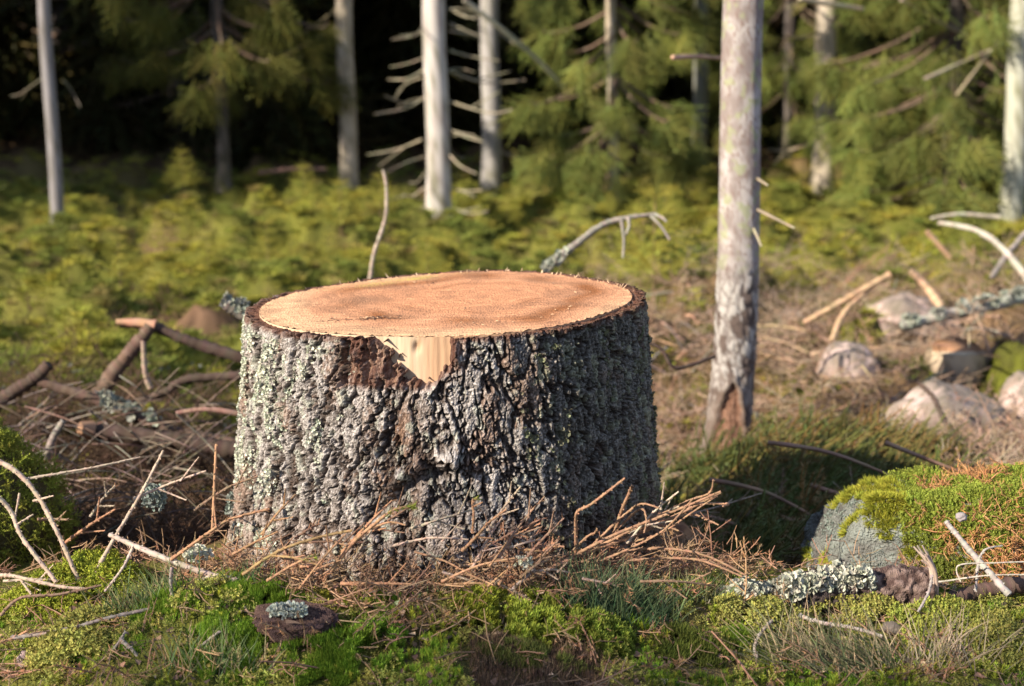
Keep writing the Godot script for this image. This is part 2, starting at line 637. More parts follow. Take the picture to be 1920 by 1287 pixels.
	put("cut_face", sheet(v, c, face_columns, face_rows, true, uv, true), wood_face(), t)

	# splinters left standing on the far rim and the right rim
	var sp := Shape.new()
	for i in 70:
		var a := rng.randf_range(1.2, 4.6) if i < 40 else rng.randf_range(1.15, 2.2)
		var ro := outline(a) - BARK * rng.randf_range(0.2, 1.2)
		var b := Vector3(sin(a) * ro, 0, cos(a) * ro)
		b.y = cut_height(b.x, b.z) - 0.001
		var l := rng.randf_range(0.002, 0.009)
		sp.blade(b, b + Vector3(jit(l), l, jit(l)), Vector3(cos(a), 0, -sin(a)) * rng.randf_range(0.0006, 0.0018), Vector3.ZERO, 2, Color(0.6, 0.42, 0.27), Color(0.72, 0.55, 0.38))
	tag(put("splinters", sp.done(), mat("splinter", 0.8, 0.2), t), "", "", "", "stuff")

	# crumbs of bark and sawdust on the cut
	var cr := Shape.new()
	for i in 110:
		var b := Vector3(jit(0.24), 0, jit(0.24))
		if i < 60:
			var s := rng.randf()
			b = Vector3(lerpf(-0.165, -0.065, s) + jit(0.006), 0, 0.135 + jit(0.012))
		if b.length() > 0.26: continue
		b.y = cut_height(b.x, b.z) + 0.0012
		var l := rng.randf_range(0.0012, 0.0045)
		var turn := Basis(Vector3.UP, rng.randf() * TAU)
		var dark := rng.randf() < (0.62 if i < 60 else 0.3)
		var col := Color(0.12, 0.07, 0.05) if dark else Color(0.44, 0.29, 0.18)
		var e := turn * Vector3(l, 0.0006, 0)
		var f := turn * Vector3(0, 0, l * 0.35)
		var up := Vector3(0, l * 0.45, 0)
		cr.tri(b - e, b + up, b + f, col, col)
		cr.tri(b + f, b + up, b + e, col, col)
		cr.tri(b + e, b + up, b - f, col, col)
		cr.tri(b - f, b + up, b - e, col, col)
	tag(put("sawdust_crumbs", cr.done(), mat("crumb", 0.9, 0.2), t), "", "", "", "stuff")

	# pale leafy lichen, thick on the left flank, and olive tufts on the right
	var lobe := lichen_lobe()
	var where := []
	var tints := PackedColorArray()
	var surf := bark_mesh.surface_get_arrays(0)
	var pv: PackedVector3Array = surf[Mesh.ARRAY_VERTEX]
	var pn: PackedVector3Array = surf[Mesh.ARRAY_NORMAL]
	var tries := 0
	while where.size() < 5200 and tries < 400000:
		tries += 1
		var i := rng.randi() % pv.size()
		var p := pv[i]
		var deg := rad_to_deg(atan2(p.x, p.z))
		if p.y < 0.06: continue
		var patch := fbm.get_noise_3d(p.x * 16.0 + 80.0, p.y * 11.0, p.z * 16.0)
		var want := 0.0
		if deg < -22.0 and deg > -112.0:
			want = smoothstep(-0.02, 0.22, patch - 0.23 + 0.36 * smoothstep(-30.0, -66.0, deg) - 0.22 * smoothstep(0.25, 0.1, p.y) + 0.16 * smoothstep(0.33, 0.39, p.y))
		var top_gap := cut_height(p.x, p.z) - p.y
		if top_gap < 0.014: want = 0.0
		if rng.randf() > want: continue
		var nn := pn[i]
		if nn.dot(Vector3(p.x, 0, p.z).normalized()) < 0.1: continue
		var out := Vector3(p.x, 0, p.z).normalized()
		where.append(Transform3D(basis_along((nn + out + Vector3(jit(0.6), jit(0.6), jit(0.6))).normalized(), rng.randf() * TAU).scaled(Vector3.ONE * rng.randf_range(0.4, 1.0)), p - out * 0.0005))
		tints.append(tint(Color(0.58, 0.59, 0.49), 0.25, 0.05))
	copies("pale_lichen", lobe, mat("lichen", 0.95, 0.1, 0.3), where, tints, t)
	where = []
	tints = PackedColorArray()
	tries = 0
	while where.size() < 900 and tries < 300000:
		tries += 1
		var i := rng.randi() % pv.size()
		var p := pv[i]
		var deg := rad_to_deg(atan2(p.x, p.z))
		if deg < 20.0 or p.y < 0.08 or cut_height(p.x, p.z) - p.y < 0.02: continue
		var patch := fbm.get_noise_3d(p.x * 14.0 + 10.0, p.y * 9.0, p.z * 14.0) + 0.35 * smoothstep(70.0, 90.0, deg)
		if patch < 0.16: continue
		var out := Vector3(p.x, 0, p.z).normalized()
		if pn[i].dot(out) < 0.5: continue
		where.append(Transform3D(basis_along((pn[i] + Vector3(jit(0.8), jit(0.8), jit(0.8))).normalized(), rng.randf() * TAU).scaled(Vector3.ONE * rng.randf_range(0.5, 1.2)), p))
		tints.append(tint(Color(0.19, 0.19, 0.12), 0.3, 0.08))
	copies("olive_lichen", lobe, mat("lichen"), where, tints, t)


# a curled scrap of leafy lichen some 5 mm across, growing along +y
func lichen_lobe() -> ArrayMesh:
	var s := Shape.new()
	var r2 := RandomNumberGenerator.new()
	r2.seed = 9
	for k in 5:
		var a := TAU * k / 5.0 + r2.randf() * 0.8
		var dir := Vector3(cos(a), 0.5 + r2.randf() * 0.9, sin(a)).normalized()
		var side := dir.cross(Vector3.UP).normalized()
		var l := r2.randf_range(0.0028, 0.005)
		var w := l * 0.42
		var m := dir * l * 0.6
		var lift := Vector3.UP * l * 0.25
		var shade := Color.WHITE * r2.randf_range(0.8, 1.1)
		shade.a = 1.0
		s.tri(Vector3.ZERO, m - side * w, m + lift * 0.4, shade, shade)
		s.tri(Vector3.ZERO, m + lift * 0.4, m + side * w, shade, shade)
		s.tri(m - side * w, dir * l - side * w * 0.8 + lift, m + lift * 0.4, shade, shade)
		s.tri(m + lift * 0.4, dir * l + side * w * 0.9 + lift * 0.6, m + side * w, shade, shade)
		s.tri(m + lift * 0.4, dir * l - side * w * 0.8 + lift, dir * l * 0.95 + lift * 1.3, shade, shade)
		s.tri(m + lift * 0.4, dir * l * 0.95 + lift * 1.3, dir * l + side * w * 0.9 + lift * 0.6, shade, shade)
	return s.done()


func wood_face() -> StandardMaterial3D:
	var size := 1024
	var bytes := PackedByteArray()
	bytes.resize(size * size * 3)
	var bump := PackedByteArray()
	bump.resize(size * size)
	var n := FastNoiseLite.new()
	n.noise_type = FastNoiseLite.TYPE_SIMPLEX_SMOOTH
	n.seed = 3
	n.frequency = 1.0
	n.fractal_type = FastNoiseLite.FRACTAL_NONE
	var k := 0
	for j in size:
		var z := (float(j) / size - 0.5) * 0.68
		for i in size:
			var x := (float(i) / size - 0.5) * 0.68
			var px_ := x - 0.03
			var pz := z + 0.02
			var a := atan2(px_, pz)
			var wob := n.get_noise_2d(cos(a) * 1.3 + 5.0, sin(a) * 1.3) * 0.09 + n.get_noise_2d(x * 7.0, z * 7.0) * 0.05
			var rho := sqrt(px_ * px_ + pz * pz) / 0.29 + wob
			var streak := n.get_noise_2d(x * 14.0, z * 260.0 + x * 30.0)
			var streak2 := n.get_noise_2d(x * 40.0 + 9.0, z * 700.0)
			var grit := n.get_noise_2d(x * 270.0, z * 120.0)
			var cloud := n.get_noise_2d(x * 11.0 + 30.0, z * 11.0)
			var ring := sin(rho * 100.0 + cloud * 2.5) * (0.5 + 0.7 * n.get_noise_2d(x * 9.0, z * 9.0 + 60.0)) + 0.5 * sin(rho * 37.0 + 1.0)
			var heart := smoothstep(0.60, 0.50, rho)
			var band := exp(-pow((rho - 0.68) / 0.085, 2.0)) * (0.55 + 0.45 * n.get_noise_2d(cos(a) * 1.6, sin(a) * 1.6 + 7.0) * 1.6) + 0.35 * exp(-pow((rho - 0.42) / 0.04, 2.0)) * smoothstep(-0.1, 0.5, n.get_noise_2d(cos(a) * 1.3 + 3.0, sin(a) * 1.3))
			band = clampf(band, 0.0, 1.0)
			var sap := smoothstep(0.84, 0.97, rho)
			var r := 0.56
			var g := 0.285
			var b := 0.158
			r = lerpf(r, 0.55, heart); g = lerpf(g, 0.265, heart); b = lerpf(b, 0.14, heart)
			r = lerpf(r, 0.64, sap); g = lerpf(g, 0.39, sap); b = lerpf(b, 0.225, sap)
			r = lerpf(r, 0.27, band); g = lerpf(g, 0.105, band); b = lerpf(b, 0.04, band)
			var dark := clampf(exp(-pow((x + 0.13) / 0.045, 2.0) - pow((z + 0.03) / 0.05, 2.0)) * 0.75 + smoothstep(0.1, 0.6, cloud) * 0.35 + exp(-pow((x - 0.17) / 0.05, 2.0) - pow((z - 0.01) / 0.1, 2.0)) * 0.15, 0.0, 0.7)
			r = lerpf(r, 0.25, dark); g = lerpf(g, 0.135, dark); b = lerpf(b, 0.08, dark)
			# a yellow-green stain along the far left edge
			var stain := exp(-pow((x + 0.11 + z * 0.2 + 0.03) / 0.07, 2.0) - pow((z + 0.205 + x * 0.55 + 0.06) / 0.022, 2.0)) * smoothstep(-0.3, 0.2, grit + cloud)
			r = lerpf(r, 0.45, stain); g = lerpf(g, 0.38, stain); b = lerpf(b, 0.10, stain)
			# a dark seam left of the near edge
			var seam := exp(-pow((z - 0.135 - n.get_noise_2d(x * 30.0, 2.0) * 0.006) / 0.0045, 2.0)) * smoothstep(-0.2, -0.17, x) * smoothstep(-0.04, -0.07, x) * smoothstep(-0.35, 0.1, n.get_noise_2d(x * 120.0, z * 120.0))
			var f := 1.0 + ring * 0.11 + streak * 0.17 + streak2 * 0.14 + grit * 0.15 - seam * 0.7
			bytes[k * 3] = int(clampf(pow(maxf(r * f, 0.0), 0.4545), 0.0, 1.0) * 255.0)
			bytes[k * 3 + 1] = int(clampf(pow(maxf(g * f, 0.0), 0.4545), 0.0, 1.0) * 255.0)
			bytes[k * 3 + 2] = int(clampf(pow(maxf(b * f, 0.0), 0.4545), 0.0, 1.0) * 255.0)
			bump[k] = int(clampf(0.5 + streak * 0.14 + streak2 * 0.16 + grit * 0.14 + ring * 0.03 - seam * 0.3, 0.0, 1.0) * 255.0)
			k += 1
	var m := StandardMaterial3D.new()
	m.resource_name = "sawn_wood"
	m.albedo_texture = ImageTexture.create_from_image(Image.create_from_data(size, size, false, Image.FORMAT_RGB8, bytes))
	m.roughness = 0.8
	m.metallic_specular = 0.25
	m.heightmap_enabled = true
	m.heightmap_scale = 0.3
	m.heightmap_texture = ImageTexture.create_from_image(Image.create_from_data(size, size, false, Image.FORMAT_L8, bump))
	m.cull_mode = BaseMaterial3D.CULL_DISABLED
	return m


# ---------------------------------------------------------------- trees

# one twig of a spruce, along +y, its needles standing out all round; 0.16 m long
func spray(length: float, arms: int, needle: float, width: float, gap: float, wood: Color, sag: float, r2: RandomNumberGenerator) -> ArrayMesh:
	var s := Shape.new()
	var axes := []
	axes.append([Vector3.ZERO, Vector3(0, length, 0)])
	for k in arms:
		var t := (k + 0.7) / (arms + 0.7)
		var side := -1.0 if k % 2 else 1.0
		var b := Vector3(0, length * t * 0.85, 0)
		var l := length * (0.62 - 0.42 * t) * r2.randf_range(0.75, 1.15)
		axes.append([b, b + Vector3(side * l * 0.72, l * 0.66, r2.randf_range(-0.12, 0.12) * l)])
	for ax in axes:
		var a: Vector3 = ax[0]
		var b: Vector3 = ax[1]
		b.z -= sag * (b - a).length()
		var path := PackedVector3Array([a, a.lerp(b, 0.5) + Vector3(0, 0, sag * 0.2 * (b - a).length()), b])
		var w := width * 0.9
		s.tube(path, PackedFloat32Array([w, w * 0.8, w * 0.5]), 3, one_color(wood, 3))
		var dir := (b - a).normalized()
		var l := (b - a).length()
		var n := int(l / gap)
		var f := basis_along(dir)
		for i in n:
			var t := (i + r2.randf()) / n
			var p := a.lerp(b, t)
			var spin := r2.randf() * TAU
			var out := (f * Vector3(cos(spin), 0.75, sin(spin))).normalized()
			var e := out.cross(dir).normalized() * width * 0.5
			var q := p + out * needle * r2.randf_range(0.75, 1.1)
			var c := Color.WHITE * r2.randf_range(0.75, 1.15)
			c.a = 1.0
			s.tri(p - e, q, p + e, c, c)
	return s.done()


var spray_fine: ArrayMesh
var spray_coarse: ArrayMesh

func make_sprays() -> void:
	var r2 := RandomNumberGenerator.new()
	r2.seed = 4
	spray_fine = spray(0.20, 8, 0.016, 0.0026, 0.0042, Color(1.2, 0.8, 0.6), 0.25, r2)
	spray_coarse = spray(0.34, 8, 0.04, 0.009, 0.013, Color(1.0, 0.7, 0.5), 0.2, r2)


# a trunk: path from the ground up, bark colours by noise
func trunk(base: Vector3, top: Vector3, r0: float, r1: float, rings: int, sides: int, palette: Array, flare := 0.6, kick := 0.0, rough := 0.03) -> ArrayMesh:
	var v := PackedVector3Array()
	var c := PackedColorArray()
	for i in rings:
		var t := float(i) / (rings - 1)
		t = lerpf(t * t, t, 0.45)
		var m := base.lerp(top, t)
		var h := m.y - base.y
		m += Vector3(low.get_noise_2d(h * 0.7, base.x * 9.0), 0, low.get_noise_2d(h * 0.7 + 50.0, base.x * 9.0)) * 0.025 * minf(h, 1.0)
		var r := lerpf(r0, r1, t)
		for j in sides:
			var a := -TAU * j / sides
			var o := Vector3(cos(a), 0, sin(a))
			var q := m + o * r
			var w := fbm.get_noise_3d(q.x * 28.0, q.y * 14.0, q.z * 28.0)
			var lumps := fbm.get_noise_3d(q.x * 70.0, q.y * 35.0, q.z * 70.0)
			var root := exp(-maxf(h, 0.0) / 0.10) * (flare + kick * maxf(0.0, sin(a * 3.0 + base.x * 7.0)))
			v.append(m + o * r * (1.0 + root + w * rough + lumps * rough))
			var pal: Color = palette[0]
			pal = pal.lerp(palette[1], smoothstep(0.0, 0.35, w + 0.05))
			pal = pal.lerp(palette[2], smoothstep(0.12, 0.4, lumps))
			var mossy := exp(-maxf(h, 0.0) / 0.12) * smoothstep(-0.3, 0.3, w + 0.15)
			pal = pal.lerp(Color(0.12, 0.12, 0.035), mossy * 0.7)
			c.append(pal)
	return sheet(v, c, sides, rings, true)


func limb(pts: Array, r0: float, r1: float, col: Color, sides := 6, per := 4, bump := 0.12) -> ArrayMesh:
	var s := Shape.new()
	limb_into(s, pts, r0, r1, col, sides, per, bump)
	return s.done()


func limb_into(s: Shape, pts: Array, r0: float, r1: float, col: Color, sides := 6, per := 4, bump := 0.12) -> void:
	var path := smooth_path(pts, per)
	var radii := PackedFloat32Array()
	var cols := PackedColorArray()
	for i in path.size():
		var t := float(i) / (path.size() - 1)
		radii.append(lerpf(r0, r1, t))
		cols.append(tint(col, 0.25, 0.08))
	s.tube(path, radii, sides, cols, rng, bump)


# the boughs of one spruce: drooping limbs in whorls, each hung with sprays
func crown(t: Node3D, base: Vector3, height: float, low_at: float, reach: float, whorls: int, per_whorl: int, mesh: ArrayMesh, size: float, green: Color, along := 9, facing := false) -> void:
	var wood := Shape.new()
	var where := []
	var tints := PackedColorArray()
	for k in whorls:
		var s := float(k) / whorls
		var h := lerpf(low_at, height, s)
		var l := reach * (1.0 - s * 0.9) * lerpf(0.75, 1.0, smoothstep(0.0, 0.15, s))
		for j in per_whorl:
			var a := TAU * (j + rng.randf() * 0.8) / per_whorl + k * 1.3
			var dir := Vector3(cos(a), 0, sin(a))
			var ll := l * rng.randf_range(0.6, 1.1)
			var b := Vector3(0, h + jit(0.12), 0)
			var droop := rng.randf_range(0.28, 0.55)
			var e := b + dir * ll - Vector3(0, droop * ll, 0)
			var m := b.lerp(e, 0.5) + Vector3(0, -0.08 * ll, 0)
			var e2 := e + dir * ll * 0.12 + Vector3(0, ll * 0.05, 0)
			limb_into(wood, [b, m, e, e2], 0.012 * size, 0.003 * size, Color(0.16, 0.115, 0.085), 4, 3)
			var path := smooth_path([b, m, e, e2], 6)
			var light := rng.randf_range(0.75, 1.25)
			for i in along:
				var u := 1.0 - 0.75 * rng.randf() * rng.randf_range(0.5, 1.0)
				var p := path[int(u * (path.size() - 1))]
				var hang := Vector3(dir.x * rng.randf_range(0.1, 0.9) + jit(0.75), -rng.randf_range(0.35, 1.5), dir.z * rng.randf_range(0.1, 0.9) + jit(0.75))
				var bs := basis_along(hang, rng.randf() * TAU).scaled(Vector3.ONE * size * rng.randf_range(0.75, 1.3))
				where.append(Transform3D(bs, p + Vector3(jit(0.05), jit(0.04), jit(0.05)) * size))
				tints.append(tint(green, 0.28, 0.10) * light)
	put("limbs", wood.done(), mat("limb", 0.9, 0.2), t).set_meta("kind", "stuff")
	copies("foliage", mesh, mat("needles", 0.6, 0.35, 0.35), where, tints, t)


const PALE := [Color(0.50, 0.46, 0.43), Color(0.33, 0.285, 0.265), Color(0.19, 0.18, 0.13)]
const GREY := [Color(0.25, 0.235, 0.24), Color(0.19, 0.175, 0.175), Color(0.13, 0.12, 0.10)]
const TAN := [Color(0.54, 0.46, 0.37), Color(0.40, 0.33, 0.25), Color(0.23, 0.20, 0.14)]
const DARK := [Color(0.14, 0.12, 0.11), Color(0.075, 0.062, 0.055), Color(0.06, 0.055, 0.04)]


# a trunk that the photograph shows from its foot up to the frame's upper edge
func standing(called: String, label: String, u_foot: float, u_top: float, d: float, width: float, palette: Array, group := "bare spruce trunks at the wood's edge", sides := 18, rings := 40) -> Node3D:
	var a := at(u_foot, 400.0, d)
	var foot := Vector3(a.x, ground(a.x, a.z) - 0.06, a.z)
	var b := at(u_top, 0.0, d)
	var lean := (b.x - a.x) / maxf(b.y - foot.y, 0.2)
	var t := thing(called, label, "tree", foot, group)
	var r := px(width, d) * 0.5
	var height := 8.5
	var top := Vector3(lean * height * 0.7, height, 0)
	put("trunk", trunk(Vector3.ZERO, top, r, r * 0.35, rings * 2, sides, palette), mat("trunk_bark", 0.92, 0.2), t)
	return t


func dead_branches(t: Node3D, d: float, rows: Array, col: Color) -> void:
	for r in rows:
		var a := at(r[0], r[1], d) - t.position
		var b := at(r[2], r[3], d + jit(0.25)) - t.position
		var m := a.lerp(b, rng.randf_range(0.4, 0.65)) + Vector3(0, -rng.randf_range(0.02, 0.16) * absf(a.x - b.x), jit(0.05))
		put("dead_branch", limb([a, m, b], px(2.5, d), px(1.2, d), col, 5, 4), mat("limb", 0.9, 0.2), t)
		if rng.randf() < 0.7:
			var f := a.lerp(m, rng.randf_range(0.5, 1.0))
			var e := f.lerp(b, 0.7) + Vector3(0, jit(0.10), jit(0.06))
			put("dead_twig", limb([f, f.lerp(e, 0.5), e], px(1.8, d), px(1.0, d), col * 0.8, 4, 2), mat("limb"), t)
	if rows.size() > 8:
		for i in 16:
			var u := 797.0 if i % 2 else 843.0
			var v := rng.randf_range(5.0, 385.0)
			var l := rng.randf_range(18.0, 75.0) * (-1.0 if i % 2 else 1.0)
			var a := at(u, v, d + jit(0.05)) - t.position
			var b := at(u + l, v + rng.randf_range(-6.0, 30.0), d + jit(0.3)) - t.position
			put("dead_twig", limb([a, a.lerp(b, 0.5) + Vector3(0, jit(0.03), 0), b], px(2.0, d), px(1.0, d), col * 0.8, 4, 3), mat("limb"), t)


func build_trees() -> void:
	make_sprays()
	var t: Node3D
	# the trunks in view, left to right
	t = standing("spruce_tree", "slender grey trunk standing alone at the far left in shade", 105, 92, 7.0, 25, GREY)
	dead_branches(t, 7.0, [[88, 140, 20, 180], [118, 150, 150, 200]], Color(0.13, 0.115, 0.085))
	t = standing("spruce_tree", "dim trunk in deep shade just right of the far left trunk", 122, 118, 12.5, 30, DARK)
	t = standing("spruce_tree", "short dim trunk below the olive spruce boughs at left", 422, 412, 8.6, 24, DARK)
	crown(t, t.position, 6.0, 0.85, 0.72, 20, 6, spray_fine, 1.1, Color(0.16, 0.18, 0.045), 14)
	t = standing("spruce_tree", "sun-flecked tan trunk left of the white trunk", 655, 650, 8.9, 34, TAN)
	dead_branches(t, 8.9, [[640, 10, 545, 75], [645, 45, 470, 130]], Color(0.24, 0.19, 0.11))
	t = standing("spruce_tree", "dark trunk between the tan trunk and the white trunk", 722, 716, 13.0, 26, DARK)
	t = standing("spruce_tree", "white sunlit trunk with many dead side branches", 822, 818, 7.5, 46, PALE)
	dead_branches(t, 7.5, [[797, 58, 735, 74], [797, 130, 727, 149], [797, 182, 702, 214], [790, 262, 688, 290], [797, 352, 755, 366],
		[842, 15, 905, 30], [842, 58, 905, 62], [842, 95, 935, 114], [842, 132, 985, 150], [842, 190, 960, 206], [838, 240, 905, 266], [838, 285, 895, 326], [838, 352, 905, 357], [838, 385, 915, 396]], Color(0.30, 0.265, 0.19))
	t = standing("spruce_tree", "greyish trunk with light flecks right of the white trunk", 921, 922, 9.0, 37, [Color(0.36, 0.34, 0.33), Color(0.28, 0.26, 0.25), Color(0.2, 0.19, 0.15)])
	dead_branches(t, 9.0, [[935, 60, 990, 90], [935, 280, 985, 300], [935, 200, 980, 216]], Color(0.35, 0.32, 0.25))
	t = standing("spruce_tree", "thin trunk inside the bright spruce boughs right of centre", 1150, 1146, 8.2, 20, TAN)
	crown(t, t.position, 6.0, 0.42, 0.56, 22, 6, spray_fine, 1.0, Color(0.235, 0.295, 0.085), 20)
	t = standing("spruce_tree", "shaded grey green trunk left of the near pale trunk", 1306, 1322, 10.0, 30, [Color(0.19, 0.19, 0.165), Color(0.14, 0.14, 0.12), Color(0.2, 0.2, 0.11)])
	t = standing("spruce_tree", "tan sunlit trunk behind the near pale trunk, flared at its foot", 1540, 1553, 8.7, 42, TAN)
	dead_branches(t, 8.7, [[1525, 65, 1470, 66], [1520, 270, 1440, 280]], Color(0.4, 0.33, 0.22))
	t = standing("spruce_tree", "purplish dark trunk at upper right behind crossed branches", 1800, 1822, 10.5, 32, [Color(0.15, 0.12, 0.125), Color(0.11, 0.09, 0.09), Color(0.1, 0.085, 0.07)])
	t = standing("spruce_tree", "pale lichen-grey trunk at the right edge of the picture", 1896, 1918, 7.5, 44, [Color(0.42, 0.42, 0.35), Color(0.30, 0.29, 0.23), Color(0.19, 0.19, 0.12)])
	near_trunk()

	# spruces whose boughs fill the right of the wood's edge
	for row in [["bushy spruce with drooping boughs right of the near pale trunk", 1775, 8.0, 0.72, 0.30, 1.05], ["shadier bushy spruce near the right edge, left of the lichen-grey trunk", 1900, 8.8, 0.80, 0.26, 1.05],
			["small spruce behind the near pale trunk", 1470, 10.3, 0.75, 0.60, 1.0]]:
		var p := at(row[1], 380, row[2])
		p.y = ground(p.x, p.z) - 0.04
		t = thing("bushy_spruce", row[0], "spruce", p, "green spruces at the wood's edge")
		put("trunk", trunk(Vector3.ZERO, Vector3(0, 5.6, 0), 0.05, 0.015, 30, 10, DARK), mat("trunk_bark"), t)
		crown(t, p, 5.6, row[4], row[3], 24, 8, spray_fine, row[5], Color(0.235, 0.295, 0.085), 20)

	# bare crossed branches at the upper right and the pale pole left of the bright boughs
	for row in [["pale dead branch slanting down from the top edge right of the white trunk", [870, 0, 990, 95, 1062, 168], 7.8, 11.0, Color(0.36, 0.36, 0.27)],
			["long grey dead branch slanting across the upper right corner", [1690, 0, 1760, 40, 1815, 68], 7.6, 8.0, Color(0.5, 0.42, 0.33)],
			["tan branch stub at the top edge right of the near pale trunk", [1500, -2, 1560, 8, 1618, 17], 7.0, 12.0, Color(0.55, 0.44, 0.30)],
			["thin grey branch crossing in front of the purplish trunk", [1735, 148, 1820, 110, 1920, 66], 7.4, 6.5, Color(0.33, 0.27, 0.22)],
			["steep thin branch crossing below the purplish trunk", [1795, 178, 1850, 105, 1890, 55], 7.4, 6.0, Color(0.35, 0.30, 0.20)],
			["short red-brown dead branch on the left of the near pale trunk", [1262, 108, 1310, 106, 1365, 110], 4.1, 11.0, Color(0.40, 0.26, 0.19)]]:
		var pts := []
		for i in range(0, row[1].size(), 2):
			pts.append(at(row[1][i], row[1][i + 1], row[2] + 0.1 * i))
		tag(put("dead_branch", limb(pts, px(row[3], row[2]) * 0.5, px(row[3], row[2]) * 0.3, row[4], 6, 5), mat("limb", 0.9, 0.2)), row[0], "branch")

	# the wood behind: rank upon rank of dark spruces
	var far := []
	var base_tree: Node3D
	for k in 64:
		var row := k % 4
		var d := 13.5 + row * 4.5 + jit(1.6)
		var x := (-0.95 + 1.9 * (floorf(k / 4.0) + 0.5 * (row % 2) + jit(0.3)) / 16.0) * (6.5 + d * 0.36)
		far.append(Vector2(x, EYE.z - d))
	for k in far.size():
		var x: float = far[k].x
		var z: float = far[k].y
		var o: Node3D
		if k < 3:
			o = thing("dark_spruce", "", "spruce", Vector3.ZERO, "dark spruces deep in the wood")
			put("trunk", trunk(Vector3.ZERO, Vector3(0, 10.0, 0), 0.11, 0.03, 30, 10, DARK), mat("trunk_bark"), o)
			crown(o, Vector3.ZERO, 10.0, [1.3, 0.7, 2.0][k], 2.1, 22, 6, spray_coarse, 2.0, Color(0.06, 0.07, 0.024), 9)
			far[k] = [o, far[k]]
		else:
			o = far[k % 3][0].duplicate()
			o.name = numbered("dark_spruce")
			add_child(o)
		tag(o, "tall dark spruce in the shade of the wood behind the sunlit trunks", "")
		o.position = Vector3(x, ground(x, z) - 0.1, z)
		o.rotation.y = k * 2.1
		o.scale = Vector3.ONE * rng.randf_range(0.85, 1.2)

	# the stand on the sunny side, out of the picture: it keeps the left of the wood and the near right corner in shade
	var stand := []
	for k in 11:
		stand.append(Vector2(6.5 + k * 1.7, -7.5 - 0.75 * (k % 3)))
	for k in 5:
		stand.append(Vector2(9.0 + k * 2.3, 2.1 + 0.3 * (k % 2)))
	for k in stand.size():
		var p: Vector2 = SUN_SIDE.normalized() * stand[k].x + Vector2(0.545, 0.84) * stand[k].y
		var o: Node3D = far[k % 3][0].duplicate()
		o.name = numbered("clearing_spruce")
		add_child(o)
		o.set_meta("label", "tall spruce of the stand on the sunny side of the clearing")
		o.set_meta("group", "spruces of the stand on the sunny side")
		o.position = Vector3(p.x, ground(p.x, p.y) - 0.1, p.y)
		o.rotation.y = k * 1.7
		o.scale = Vector3.ONE


